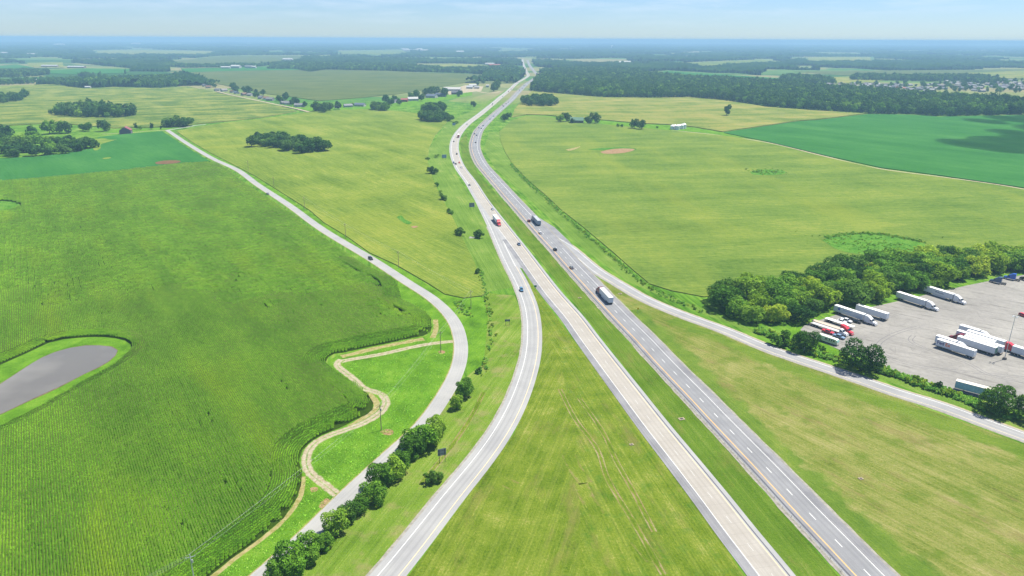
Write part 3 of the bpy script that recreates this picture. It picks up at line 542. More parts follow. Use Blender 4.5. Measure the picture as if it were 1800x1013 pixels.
def corn_seg(length, rows, nplant, nleaf, w, seed, tassel=True, lm=None, lf=1.0, zb=1.0, zr=1.15):
    r = np.random.default_rng(seed); Q = []; fm = []
    for row in range(rows):
        x0 = (row - (rows-1)/2) * .76
        for i in range(nplant):
            bx = x0 + r.normal(0, .04); by = (i+.5)/nplant*length - length/2 + r.normal(0, .03); hgt = r.uniform(.9, 1.1)
            for j in range(nleaf):
                a = (pi if j % 2 else 0) + r.normal(0, .75); z = (zb + zr*(j+.5)/nleaf)*hgt; L = r.uniform(.34, .58)*(1 - .25*j/nleaf)*lf; c, s = cos(a), sin(a)
                p = [np.array((bx, by, z-.1)), np.array((bx+c*L*.5, by+s*L*.5, z+.22)), np.array((bx+c*L, by+s*L, z-.02))]; n = np.array((-s, c, 0))*w/2
                Q += [(p[0]-n, p[0]+n, p[1]+n, p[1]-n), (p[1]-n, p[1]+n, p[2]+n*.3, p[2]-n*.3)]; fm += [0, 0]
            if tassel:
                z = (zb + zr + .05)*hgt; dx, dy = r.normal(0, .08, 2); n = np.array((.05, .03, 0)); p0 = np.array((bx, by, z-.15)); p1 = np.array((bx+dx, by+dy, z+.35)); Q.append((p0-n, p0+n, p1+n, p1-n)); fm.append(1)
    return quads('corn', np.array(Q), None, linkit=False, fm=fm, mats=[lm or M_cornleaf, M_tassel])
def vnoise(x, y, seed):
    xi = np.floor(x).astype(np.int64); yi = np.floor(y).astype(np.int64); fx = x-xi; fy = y-yi; fx = fx*fx*(3-2*fx); fy = fy*fy*(3-2*fy)
    h = lambda a, b: (np.sin((a*127.1 + b*311.7 + seed*74.7)) * 43758.5453) % 1.0
    return (h(xi, yi)*(1-fx)+h(xi+1, yi)*fx)*(1-fy) + (h(xi, yi+1)*(1-fx)+h(xi+1, yi+1)*fx)*fy
def lodmix(P): return .5*vnoise(P[:, 0]/9, P[:, 1]/12, 17) + .5*vnoise(P[:, 0]/30, P[:, 1]/30, 18) < (430 - P[:, 1])/130
def corn_points():
    hb = radians(HB); al = np.array((sin(hb), cos(hb))); ac = np.array((cos(hb), -sin(hb)))
    Ap = np.array(A); edge = spline(GP([(380, 290), (410, 309), (450, 340), (500, 372), (562, 416), (640, 467), (688, 489), (698, 500), (703, 514), (705, 528), (727, 538), (748, 548), (758, 560), (759, 576), (756, 585), (743, 591), (712, 597), (675, 605), (640, 612), (605, 620), (588, 622), (577, 628), (572, 638), (590, 654), (625, 675), (646, 692), (656, 708), (655, 720), (645, 729),
        (625, 738), (603, 750), (564, 766), (532, 791), (525, 810), (531, 830), (529, 854), (521, 877), (499, 911), (468, 937), (450, 952), (405, 984), (369, 1013), (300, 1075), (230, 1140)]), 3)
    ringl = np.array(RING + [RING[0]])
    near, far = [], []
    u = np.arange(-100, 1300, 1.5); v = np.arange(-700, 500, .76)
    uu, vv = np.meshgrid(u, v); P = uu.ravel()[:, None]*al + vv.ravel()[:, None]*ac
    vis = (P[:, 1] > 95) & (P[:, 1] < 430) & (P[:, 0] > -.80*P[:, 1] - 25); Pn = P[vis]; Pn = Pn[lodmix(Pn)]
    Pn = Pn[inside(Pn, Ap) & ~inside(Pn, RING)]; d1 = dist_line(Pn, edge[::3]); d2 = dist_line(Pn, ringl[::3]); Pn = Pn[(d1 > 9.3) & (d2 > 5.5)]
    rot = np.full(len(Pn), -hb) + np.where(RNG.random(len(Pn)) < .5, pi, 0)
    hp, hr = [], []
    def ring_rows(line, n, sgn, lim, w0=.5):
        t = np.gradient(line, axis=0); t /= np.hypot(*t.T)[:, None]; nr = np.c_[t[:, 1], -t[:, 0]]*sgn
        for _ in range(6): nr[1:-1] = (nr[:-2]+nr[1:-1]+nr[2:])/3
        nr /= np.hypot(*nr.T)[:, None]
        for k in range(n):
            q = line + nr*(w0 + k*.76); s = np.r_[0, np.cumsum(np.hypot(*np.diff(q, axis=0).T))]
            if s[-1] < 3: continue
            ss = np.arange(0, s[-1], 1.5); qq = np.c_[np.interp(ss, s, q[:, 0]), np.interp(ss, s, q[:, 1])]; tt = np.gradient(qq, axis=0)
            ok = inside(qq, Ap) & (qq[:, 1] < 432) & (dist_line(qq, line[::2]) > (w0+k*.76)*.93)
            hp.append(qq[ok]); hr.append(np.arctan2(tt[ok, 1], tt[ok, 0]) - pi/2)
    ring_rows(edge, 12, 1, 0); 
    rl = np.array(RING + [RING[0]]); ring_rows(rl, 7, 1, 0, .8) if sum(rl[i][0]*rl[i+1][1]-rl[i+1][0]*rl[i][1] for i in range(len(rl)-1)) > 0 else ring_rows(rl, 7, -1, 0, .8)
    allp = np.vstack([Pn] + hp); allr = np.r_[rot, np.concatenate(hr)]
    u = np.arange(-100, 1500, 3.0); v = np.arange(-900, 500, 3.04); uu, vv = np.meshgrid(u, v); P = uu.ravel()[:, None]*al + vv.ravel()[:, None]*ac
    vis = (P[:, 1] >= 300) & (P[:, 0] > -.80*P[:, 1] - 40); Pf = P[vis]; Pf = Pf[~lodmix(Pf)]; Pf = Pf[(dist_line(Pf, edge[::3]) > 10.5) | (Pf[:, 1] > 430)]; Pf = Pf[inside(Pf, Ap) & ~inside(Pf, HOLE)]
    return allp, allr, Pf, np.full(len(Pf), -hb) + np.where(RNG.random(len(Pf)) < .5, pi, 0)
cp, cr, fp, fr = corn_points()
EDGE_D = np.minimum(dist_line(cp, A + [A[0]]), dist_line(cp, (RING + [RING[0]])[::3]))
# thin spots and gaps where the stand failed
gap = np.ones(len(cp), bool)
for (x, y), L, wd in [((192, 555), 9, 1.2), ((180, 550), 8, .8), ((305, 590), 7, .9), ((352, 745), 6, 1.1), ((372, 742), 6, 1.1), ((320, 925), 2.5, 1.2), ((295, 905), 1.8, 1), ((402, 865), 3.5, 1.3), ((420, 862), 2, 1.5), ((262, 617), 3, .9), ((396, 644), 2, 1.2), ((500, 680), 5, .8), ((520, 560), 7, .8), ((600, 566), 4, 1), ((510, 575), 4, .8), ((660, 560), 3, 1.2)]:
    c = np.array(GP([(x, y)])[0]); h = radians(HB); e = cp - c; a = e @ np.array((sin(h), cos(h))); b = e @ np.array((cos(h), -sin(h))); gap &= ~((np.abs(a) < L*1.3) & (np.abs(b + .25*np.sin(a*.9)) < wd*.36) & (RNG.random(len(cp)) < .5))
cp, cr, EDGE_D = cp[gap], cr[gap], EDGE_D[gap]
print('corn', len(cp), len(fp))
protos = [corn_seg(1.5, 1, 8, 7, .12, 100+i) for i in range(6)]
scatter('corn_crop', np.c_[cp, np.full(len(cp), .03)], cr, RNG.normal(1, .06, len(cp))*(.86 + .28*vnoise(cp[:, 0]/14, cp[:, 1]/22, 9))*np.clip(.55 + EDGE_D*.11, .55, 1), RNG.integers(0, 6, len(cp)), protos, 'tall green corn standing in close rows round the pond', 'corn')
protos = [corn_seg(3.0, 4, 8, 5, .17, 200+i) for i in range(4)]
scatter('corn_crop', np.c_[fp, np.full(len(fp), .03)], fr, RNG.normal(1, .08, len(fp)), RNG.integers(0, 4, len(fp)), protos, 'green corn in the far half of the field, up to the soybeans', 'corn')

# low tufts of grass on the mown ground near the camera
def tuft(seed, mats):
    r = np.random.default_rng(seed); Q = []; fm = []
    for i in range(46):
        x, y = r.normal(0, .75, 2); a = r.uniform(0, pi); hgt = r.uniform(.08, .26); w = r.uniform(.06, .16); c, s = cos(a)*w, sin(a)*w; dx, dy = r.normal(0, .12, 2)
        Q.append(((x-c, y-s, 0), (x+c, y+s, 0), (x+c*.5+dx, y+s*.5+dy, hgt), (x-c*.5+dx, y-s*.5+dy, hgt))); fm.append(r.choice(len(mats), p=[.5, .32, .18]))
    return quads('tuft', np.array(Q), None, linkit=False, fm=fm, mats=mats)
def turf(poly, cols, dens, ymax, label, seed):
    mats = [leaf_mat('turf_blade_%d_%d' % (seed, i), [c, c, tuple(v*1.25 for v in c[:3]) + (1,)], .35) for i, c in enumerate(cols)]
    P = poisson(poly, dens, seed, .5); P = P[(P[:, 1] < ymax) & (P[:, 1] > 95)]; P = P[RNG.random(len(P)) < np.clip((ymax - P[:, 1])/(ymax*.35), 0, 1)]
    for rd, w in ((LC, 6.9), (RC, 8.2), (RL, 5.6), (RR, 5.0), (CR, 3.9), (T1, 1.9), (T2, 1.9), (T3, 1.2), (EB, 1.2), (ED, 1.3)): P = P[dist_line(P, rd.p[::3]) > w]
    n = len(P); print('turf', n); scatter('grass', np.c_[P, np.full(n, .01)], RNG.uniform(0, 6.28, n), RNG.uniform(.7, 1.3, n), RNG.integers(0, 3, n), [tuft(seed+i, mats) for i in range(3)], label, 'grass')
# ------------------------------------------------------------ trees
def crown(name, seed, h, r, z0, nl, nq, leaf, mat, squash=1.0, linkit=False):
    g = np.random.default_rng(seed); rz = (h - z0)/2; zc = z0 + rz; L = []
    for i in range(nl):
        d = g.normal(0, 1, 3); d /= np.linalg.norm(d); k = g.uniform(.25, .78); L.append((d[0]*r*k*1.08, d[1]*r*k*1.08, zc + d[2]*rz*k*1.02, g.uniform(.18, .46)*min(r, rz)*1.15))
    L = np.array(L); Q = np.empty((0, 4, 3))
    n = nq*2; li = g.choice(nl, n, p=L[:, 3]**2/np.sum(L[:, 3]**2)); d = g.normal(0, 1, (n, 3)); d[:, 2] += .25; d /= np.linalg.norm(d, axis=1)[:, None]
    p = L[li, :3] + d*(L[li, 3]*g.uniform(.72, 1.08, n))[:, None]
    deep = np.zeros(n, bool)
    for j in range(nl): deep |= (np.linalg.norm(p - L[j, :3], axis=1) < L[j, 3]*.70) & (li != j)
    p, d = p[~deep][:nq], d[~deep][:nq]; n = len(p)
    nm = d*.8 + g.normal(0, .55, (n, 3)); nm /= np.linalg.norm(nm, axis=1)[:, None]
    u = np.cross(nm, g.normal(0, 1, (n, 3))); u /= np.linalg.norm(u, axis=1)[:, None]; w = np.cross(nm, u); s = (leaf*g.uniform(.6, 1.35, n))[:, None]
    Q = np.stack([p - u*s*.9, p - w*s*.55 + nm*s*.12, p + u*s*.9, p + w*s*.55 + nm*s*.12], 1); Q[:, :, 2] = np.maximum(Q[:, :, 2], .08)
    return quads(name, Q, mat, linkit=linkit)
M_bark = plain('bark', (.10, .075, .05, 1), .9)
def trunk(name, seed, h, r, z0, linkit=False):
    g = random.Random(seed); V, F = [], []; top = Vector((g.uniform(-.2, .2), g.uniform(-.2, .2), z0 + (h-z0)*.45)); tr = .032*h
    tube(V, F, (0, 0, -.1), top*.5, tr, tr*.75); tube(V, F, top*.5, top, tr*.75, tr*.4)
    for i in range(5):
        a = 2*pi*i/5 + g.uniform(-.4, .4); b = top*g.uniform(.45, .95); e = b + Vector((cos(a)*r*.55, sin(a)*r*.55, (h-z0)*g.uniform(.12, .3))); tube(V, F, b, e, tr*.4, tr*.12, 5)
    return mesh(name, V, F, M_bark, linkit=linkit)
dk = [(.035, .095, .018, 1), (.07, .16, .025, 1), (.12, .23, .035, 1)]; md = [(.07, .17, .02, 1), (.13, .28, .03, 1), (.24, .39, .042, 1)]; lt = [(.12, .23, .02, 1), (.23, .37, .03, 1), (.40, .50, .05, 1)]; dp = [(.028, .085, .022, 1), (.055, .13, .03, 1), (.095, .18, .036, 1)]
M_dk = leaf_mat('dark_leaf', dk, .25); M_md = leaf_mat('mid_leaf', md, .3); M_lt = leaf_mat('light_leaf', lt, .35); M_dp = leaf_mat('deep_leaf', dp, .22)
M_hg = leaf_mat('hedge_leaf', [(.07, .19, .02, 1), (.145, .31, .028, 1), (.27, .43, .045, 1)], .3)
TREES = {}
def kind(key, n, seed, h, r, z0, nl, nq, leaf, mat):
    TREES[key] = [(crown('crown', seed+i, h, r, z0, nl, nq, leaf, mat), trunk('trunk', seed+i, h, r, z0), h, r) for i in range(n)]
kind('belt_md', 3, 10, 10, 5.2, .3, 30, 3000, .42, M_md); kind('belt_lt', 2, 20, 9.5, 5.0, .2, 30, 2900, .42, M_lt); kind('belt_dk', 2, 30, 10.5, 5.2, .3, 30, 3000, .42, M_dk)
kind('hedge', 3, 40, 7, 3.5, .2, 30, 3600, .27, M_hg); kind('hedge_dk', 2, 50, 7, 3.3, .2, 30, 3600, .27, M_md)
kind('round', 2, 60, 8, 4.6, .2, 30, 5200, .27, M_dk); kind('shrub', 3, 70, 3, 2.2, .05, 14, 1300, .22, M_md); kind('shrub_dk', 2, 80, 3, 2.0, .05, 14, 1300, .22, M_dk)
kind('far', 4, 90, 14, 7.2, 1.2, 22, 900, .95, M_dp); kind('far_md', 3, 100, 13, 6.6, 1.0, 20, 850, .95, M_dk); kind('far_lt', 2, 110, 12, 6.2, 1.0, 20, 850, .95, M_md)
kind('slim', 2, 120, 9, 3.0, .8, 16, 700, .6, M_dp)
TREE_N = [0]
def tree(key, x, y, height, label, group=None, cat='tree', name=None, wide=1.0):
    v = random.choice(TREES[key]); k = height / v[2]
    t = empty(name or ('bush' if cat == 'bush' else 'tree'), (x, y, 0), random.uniform(0, 2*pi)); t.scale = (k*wide*random.uniform(.93, 1.07), k*wide*random.uniform(.93, 1.07), k); tag(t, label, cat, group)
    c = v[0].copy(); c.parent = t; C.objects.link(c); c.name = 'crown'; tr = v[1].copy(); tr.parent = t; C.objects.link(tr); tr.name = 'trunk'
    TREE_N[0] += 1; return t
def poisson(poly, d, seed=1, jit=.32):
    q = np.array(poly); g = np.random.default_rng(seed); lo = q.min(0); hi = q.max(0); xs = np.arange(lo[0], hi[0], d); ys = np.arange(lo[1], hi[1], d*.87)
    X, Y = np.meshgrid(xs, ys); X[1::2] += d/2; P = np.c_[X.ravel(), Y.ravel()] + g.uniform(-jit*d, jit*d, (X.size, 2)); return P[inside(P, q)]
# belt of trees along the truck lot
BELT = GP([(1243, 529), (1285, 521), (1340, 512), (1400, 499), (1470, 484), (1540, 472), (1600, 464), (1680, 457), (1760, 458), (1830, 462), (1880, 462), (1820, 474), (1745, 486), (1690, 497), (1610, 516), (1545, 531), (1475, 547), (1420, 561), (1395, 570), (1360, 576), (1330, 571), (1290, 556), (1250, 546)])
P = poisson(BELT, 10.6, 3); print('belt', len(P))
lot_edge = GP([(1250, 548), (1330, 574), (1395, 572), (1475, 549), (1545, 533), (1610, 518), (1690, 499), (1820, 476)])
for p in P:
    d = dist_line([p], lot_edge)[0]; k = random.choices(['belt_md', 'belt_lt', 'belt_dk'], [.46, .30, .24])[0]
    lab = {'belt_md': 'mid green leafy tree in the thick belt beside the truck lot', 'belt_lt': 'yellow green leafy tree in the thick belt beside the truck lot', 'belt_dk': 'dark green leafy tree in the thick belt beside the truck lot'}[k]
    tree(k, p[0], p[1], random.uniform(8, 13.5), lab, wide=1.3, group= k.replace('belt_lt', 'yellow green').replace('belt_md', 'mid green').replace('belt_dk', 'dark green') + ' trees of the belt by the truck lot')
# hedge along the country road
for px, py, dia, k in [(516, 1008, 62, 'hedge'), (489, 1018, 44, 'hedge'), (548, 990, 42, 'hedge_dk'), (540, 975, 56, 'hedge'), (570, 968, 44, 'hedge_dk'), (592, 936, 52, 'hedge'), (612, 916, 44, 'hedge_dk'), (634, 900, 40, 'hedge'), (658, 884, 44, 'hedge'), (669, 856, 54, 'hedge_dk'), (693, 843, 38, 'hedge'), (706, 826, 46, 'hedge_dk'), (725, 806, 46, 'hedge_dk'), (738, 790, 54, 'hedge'), (762, 782, 52, 'hedge_dk'), (770, 764, 40, 'hedge_dk')]:
    p = G(px, py); m = dia/ppm(py)*.92; tree(random.choice([k, k, 'belt_md' if k == 'hedge' else 'belt_dk']), p.x, p.y, m*random.uniform(.85, 1.25), 'rounded leafy tree in the hedge row beside the country road' if k == 'hedge' else 'dark rounded tree in the hedge row beside the country road', 'mid green trees of the roadside hedge' if k == 'hedge' else 'dark trees of the roadside hedge', wide=1.02)
B1 = [(816, 699, 34, 'hedge_dk', 'tall dark bush beside the bend of the country road', 1.0), (804, 719, 26, 'hedge_dk', 'smaller dark bush just below the tall one at the road bend', 1.0), (841, 656, 10, 'shrub_dk', 'tiny dark shrub in rough grass by the road bend', 1), (763, 849, 26, 'shrub_dk', 'lone small dark bush below the large road sign', 1),
      (760, 306, 15, 'shrub_dk', 'round dark bush alone at the top of the field margin', 1), (769, 328, 8, 'shrub', 'tiny bush below the round margin bush', 1), (774.5, 340, 6, 'shrub', 'smallest scrubby bush on the field margin', 1), (779, 352, 12, 'shrub_dk', 'narrow upright bush midway down the field margin', 1), (789, 373, 8, 'shrub_dk', 'thin dark sapling on the field margin', .7), (792, 377, 8, 'shrub', 'low bush at the foot of the thin sapling', 1.1),
      (809, 414, 16, 'shrub_dk', 'round dark bush left of the stone slab', 1), (842, 418, 16, 'shrub_dk', 'round dark bush right of the stone slab', 1), (840, 482, 12, 'shrub_dk', 'upright dark bush at the bottom of the field margin', .75), (752, 281, 5, 'shrub_dk', 'small dark bush at the edge of the yellow field', 1.2), (768, 277, 6, 'shrub', 'small bush left of the blue backed road sign', 1.2), (801.5, 218, 5, 'shrub', 'low bush beside the small blue sign on the verge', 1.6),
      (1415, 618, 38, 'round', 'dark bushy tree beside the motorhome at the lot corner', .95), (1372, 606, 24, 'shrub', 'low green bush left of the dark tree at the lot corner', 1.2), (1512, 650, 50, 'round', 'big spreading dark tree at the truck lot edge', 1.05), (1540, 652, 18, 'shrub_dk', 'low bush at the right foot of the spreading tree', 1.2), (1562, 660, 10, 'shrub', 'low scrub along the lot kerb', 1.3), (1444, 619, 12, 'shrub', 'small bush under the short lot lamp', 1),
      (1612, 674, 16, 'shrub', 'ragged sapling on the fence line of the lot', .75), (1647, 686, 18, 'shrub_dk', 'pointed sapling left of the blue grey trailer', .7), (1753, 726, 50, 'round', 'big round dark tree in front of the blue grey trailer', 1.05), (1806, 740, 46, 'round', 'dark tree at the edge of view beside the round one', 1)]
for px, py, hp, k, lab, wd in B1:
    p = G(px, py); tree(k, p.x, p.y, hp/ppm(py)*1.02, lab, cat='bush' if k.startswith('shrub') else 'tree', wide=wd)
# copses and single trees farther out
def copse(px, d, h, label, group, keys=('far', 'far_md'), w=(.6, .4), seed=5, wd=1.28):
    P = poisson(GP(px), d, seed)
    for p in P: tree(random.choices(keys, w)[0], p[0], p[1], random.uniform(.8, 1.15)*h, label, group, wide=wd)
    print(group, len(P))
copse([(434, 258), (445, 251), (480, 246), (520, 251), (560, 260), (570, 267), (550, 270), (505, 269), (495, 262), (450, 261)], 15.5, 14, 'dark tree in the oblong copse of the yellow green field', 'trees of the copse in the yellow green field', seed=2)
copse([(-60, 258), (0, 252), (60, 249), (120, 250), (165, 256), (168, 266), (120, 271), (60, 277), (0, 278), (-60, 278)], 20, 13, 'tree in the wood at the soybean field edge', 'trees of the wood by the soybeans', ('far_lt', 'far_md', 'far'), (.35, .4, .25), 4, 1.4)
copse([(916, 182), (930, 178), (960, 178), (976, 184), (970, 189), (930, 187)], 19, 19, 'dark tree in the round clump beside the far highway', 'trees of the round clump by the highway', seed=5)
copse([(738, 197), (760, 193), (783, 194), (782, 199), (745, 201)], 15, 17, 'tree in the upper half of the double clump left of the highway', 'trees of the double clump, upper half', seed=6)
copse([(736, 209), (760, 206), (788, 208), (793, 214), (765, 215), (740, 214)], 15, 14, 'tree in the lower half of the double clump left of the highway', 'trees of the double clump, lower half', seed=7)
copse([(289, 223), (310, 221), (335, 222), (336, 224), (300, 224.5)], 14, 15, 'dark tree in the clump at the lane corner', 'trees of the clump at the lane corner', seed=8)
copse([(650, 193), (665, 190), (678, 191), (680, 195), (655, 196)], 14, 15, 'tree in the broad clump among the village houses', 'trees of the broad village clump', seed=11)
copse([(549, 194), (565, 192), (582, 193), (580, 197), (555, 197)], 14, 15, 'tree in the clump at the near end of the village', 'trees of the clump at the village end', seed=12)
for px, py, hp, k, lab in [(887.5, 213, 13, 'far', 'left of the two dark trees beside the far right carriageway'), (893, 210, 12, 'far', 'right of the two dark trees beside the far right carriageway'), (832, 188, 10, 'far', 'lone round tree in the pale field left of the highway'),
        (1277, 204, 20, 'slim', 'lone slender tree in the pale upper field'), (985, 215, 13, 'far_lt', 'pale bushy tree left of the green roofed house'), (995, 214, 16, 'far', 'taller dark tree behind the green roofed house'), (1006, 217, 9, 'far', 'low dark tree in front of the green roofed house'), (1032, 217, 12, 'far', 'small tree right of the green roofed house'), (1046, 216.5, 19, 'far', 'tall tree right of the green roofed house'), (1037, 218, 8, 'far', 'low bush right of the green roofed house'),
        (1115, 226, 17, 'far', 'left of the two dark trees left of the grain bins'), (1128, 227.5, 17, 'far', 'right of the two dark trees left of the grain bins'), (1086, 223.5, 6, 'far_lt', 'left of two little bushes on the farm strip'), (1093, 224, 6, 'far_lt', 'right of two little bushes on the farm strip'), (1155, 226, 4, 'far_lt', 'flat scrub left of the grain bins'),
        (183, 231, 20, 'far', 'dark upright tree left of the barn'), (155, 231, 15, 'far_lt', 'thin tree left of the dark upright one by the barn'), (145, 230, 12, 'far_lt', 'small tree at the left end of the barn lane'), (240, 228, 11, 'slim', 'pointed tree just right of the barn'), (247, 228, 7, 'far_lt', 'low bush right of the pointed tree by the barn'), (267, 228, 11, 'slim', 'small round headed tree between barn and road corner'), (283, 228, 6, 'slim', 'tiny tree near the lane corner'),
        (88, 236, 26, 'far_lt', 'tall tree standing behind the soybean wood'), (105, 234, 20, 'far_lt', 'middle of the tall trees behind the soybean wood'), (117, 235, 22, 'far', 'tall dark tree behind the right end of the wood'), (56, 240, 18, 'far', 'dark tree behind the middle of the wood'), (10, 244, 24, 'far', 'broad dark tree behind the left end of the wood'),
        (596, 193, 14, 'far', 'dark tree beside the near village house'), (570, 198, 16, 'far', 'broad dark tree in front of the village end'), (620, 187, 7, 'far_lt', 'small tree between two village houses'), (679, 181, 14, 'far', 'tree behind the broad village clump'), (688, 186, 13, 'far', 'round tree right of the broad village clump'), (694, 178, 10, 'far', 'tree behind the round village tree'), (703, 185, 11, 'far', 'round tree left of the red shed'), (740, 178, 12, 'far', 'tree right of the white roofed shed'),
        (722, 174, 12, 'far_md', 'tree behind the white roofed shed'), (732, 172, 14, 'far_md', 'tall tree behind the white roofed shed'), (750, 169, 14, 'far', 'tree above the blue roofed house'), (758, 168, 16, 'far', 'tall tree above the blue roofed house'), (767, 167, 14, 'far', 'tree right above the blue roofed house'), (782, 170, 16, 'far', 'dark tree left of the long white barn'), (808, 170, 11, 'far', 'dark tree in front of the long white barn'), (868, 161, 14, 'far', 'dark tree at the end of the farm lane'), (874, 158, 18, 'far', 'tall tree at the end of the farm lane')]:
    p = G(px, py); tree(k, p.x, p.y, hp/ppm(py)*1.03, lab)
g = random.Random(4)
for i in range(36):                                    # trees along the village street
    u = g.random(); px = 330 + u*205 + g.uniform(-4, 4); py = 146 + u*45 - g.uniform(1, 9); p = G(px, py)
    tree(g.choice(['far', 'far', 'far_md']), p.x, p.y, g.uniform(10, 17), 'dark tree among the houses along the village street', 'trees along the village street')
for i in range(10):
    px = g.uniform(836, 885); py = 150 - (px-836)*.32 + g.uniform(-3, 3); p = G(px, py); tree(g.choice(['far', 'far_md']), p.x, p.y, g.uniform(11, 17), 'dark tree in the grove between farm yard and highway', 'trees of the grove by the farm yard')
print('trees', TREE_N[0])

# ------------------------------------------------------------ woods that read as one mass
def lowcrown(seed, mat): return crown('wood', seed, 14.5, 6.8, 1.0, 16, 380, 1.35, mat)
WOODP = [lowcrown(300+i, m) for i, m in enumerate([M_dp, M_dp, M_dk, M_dp, M_md, M_dp])]
def wood(px, d, label, seed, hs=1.0, far=False):
    P = poisson(GP(px), d, seed); n = len(P); print('wood', n)
    o = scatter('wood', np.c_[P, np.zeros(n)], RNG.uniform(0, 6.28, n), RNG.uniform(.6, 1.3, n)*hs, RNG.integers(0, 6, n), [p.copy() for p in WOODP], label, 'wood'); return o
wood([(932, 160), (1000, 166), (1060, 171), (1150, 172), (1210, 171), (1270, 176), (1350, 188), (1430, 194), (1522, 200), (1600, 201), (1650, 204.5), (1700, 204), (1830, 201), (1830, 188), (1760, 181), (1690, 178), (1600, 170), (1500, 162), (1430, 158), (1400, 152), (1290, 146), (1200, 141), (1130, 132), (1100, 126), (1000, 124), (960, 130), (948, 140), (940, 150)], 11.5, 'broad dark forest behind the pale upper field and the soybeans', 21, 1.18)
wood([(115, 151), (150, 154.5), (200, 152), (280, 155), (330, 151), (327, 143), (300, 139), (240, 141), (180, 143), (130, 146), (82, 146), (84, 149)], 11, 'dark wood behind the mottled field, right of the white barns', 22, 1.0)
wood([(87, 202), (110, 196), (150, 193), (200, 197), (232, 202), (236, 205), (200, 208), (130, 207), (95, 204)], 12, 'long oval copse of dark trees behind the barn', 31, 1.1)
wood([(-40, 177), (0, 173), (30, 173), (48, 168), (50, 170), (40, 178), (0, 183), (-40, 184)], 12, 'small dark wood cut off by the picture edge', 32, 1.0)
wood([(-60, 151), (0, 150), (60, 147.5), (64, 144), (0, 146), (-60, 147)], 13, 'tree line left of the white barns', 23, .9)
wood([(-60, 139), (0, 137), (60, 135), (88, 131), (84, 127), (40, 127), (-60, 131)], 13, 'wood left of the bright soybean strip', 24, .95)
wood([(470, 121.5), (520, 122), (545, 127), (575, 123), (700, 125.5), (850, 130.5), (880, 140), (893, 146), (912, 135), (916, 128), (900, 118), (860, 121), (800, 124), (760, 121), (700, 117), (640, 115), (560, 113), (480, 116)], 13, 'tree belt along the far side of the brown tinged field', 25, 1.0)
wood([(330, 120), (450, 118), (470, 116), (430, 115), (340, 117), (310, 114), (300, 118)], 14, 'tree line behind the far white barns', 26, .9)
wood([(1495, 141), (1560, 142), (1640, 144), (1760, 140), (1700, 136.5), (1600, 137), (1530, 135), (1500, 137)], 13, 'tree line between the far field and the housing estate', 27, 1.0)
wood([(1390, 137), (1450, 142), (1470, 147), (1440, 150), (1400, 147), (1370, 141)], 13, 'rounded wood left of the housing estate', 28, 1.1)

wood([(1470, 150), (1560, 147), (1660, 148), (1700, 142), (1830, 141), (1830, 166), (1700, 163), (1560, 158), (1470, 153)], 46, 'scattered trees between the houses of the far estate', 33, .8)
wood([(1690, 143.5), (1720, 141), (1760, 142), (1775, 146), (1730, 148), (1695, 147)], 15, 'dark tree clump behind the right end of the estate', 34, .9)
# ------------------------------------------------------------ far woods: one bumpy canopy out to the horizon
def far_woods():
    nr, na = 330, 760; r = 2350*(24500/2350)**(np.arange(nr)/(nr-1)); a = np.radians(np.linspace(-44, 44, na)); R, Aa = np.meshgrid(r, a, indexing='ij')
    R = R*(1 + RNG.uniform(-.0025, .0025, R.shape)); X = R*np.sin(Aa); Y = R*np.cos(Aa)
    m = vnoise(X/620, Y/900, 1)*.5 + vnoise(X/260, Y/340, 2)*.32 + vnoise(X/90, Y/110, 3)*.18
    thr = .465 - .05*np.clip((R-3000)/9000, 0, 1)
    forest = m > thr; P = np.c_[X.ravel(), Y.ravel()]
    for poly in FAR_CLEAR: forest &= ~inside(P, poly).reshape(X.shape)
    for w_px in ([(1180, 173), (1430, 158), (1850, 190), (1850, 142), (1440, 142)],): forest &= ~inside(P, GP(w_px)).reshape(X.shape)
    z = np.where(forest, 6 + 15*RNG.random(X.shape)*(.3+1.0*vnoise(X/60, Y/70, 5)), 0)
    keep = forest[:-1, :-1] & forest[1:, :-1] & forest[:-1, 1:] & forest[1:, 1:]
    idx = np.arange(nr*na).reshape(nr, na); i, j = np.where(keep)
    F = np.stack([idx[i, j], idx[i, j+1], idx[i+1, j+1], idx[i+1, j]], 1)
    # skirts where a wood ends towards the viewer
    Vs = np.c_[X.ravel(), Y.ravel(), z.ravel()]; extra = []; EF = []
    si, sj = np.where(keep[1:, :] & ~keep[:-1, :]); si = si+1; base = len(Vs)
    for k, (p, q) in enumerate(zip(si, sj)):
        a0, a1 = idx[p, q], idx[p, q+1]; extra += [(Vs[a0, 0], Vs[a0, 1], 0), (Vs[a1, 0], Vs[a1, 1], 0)]; EF.append((base+2*k, base+2*k+1, a1, a0))
    V = np.vstack([Vs, np.array(extra)]) if extra else Vs; F = np.vstack([F, np.array(EF)]) if EF else F
    me = bpy.data.meshes.new('far_woods'); me.vertices.add(len(V)); me.vertices.foreach_set('co', V.astype(np.float32).ravel()); me.loops.add(F.size); me.loops.foreach_set('vertex_index', F.astype(np.int32).ravel())
    me.polygons.add(len(F)); me.polygons.foreach_set('loop_start', np.arange(0, F.size, 4, dtype=np.int32)); me.update(calc_edges=True); me.validate()
    t = NT('far_canopy'); P = t.pos(); f = t.math('MULTIPLY_ADD', t.noise(P, .05, 3), .5, t.math('MULTIPLY', t.noise(P, .004, 3), .5))
    me.materials.append(t.diffuse(t.ramp(t.rng(f, .36, .64), [alb(30, 62, 30), alb(48, 82, 36), alb(76, 108, 46)])))
    tag(link(bpy.data.objects.new('far_woods', me)), 'hazy blue green woodland stretching to the horizon', 'wood', kind='stuff')
far_woods()
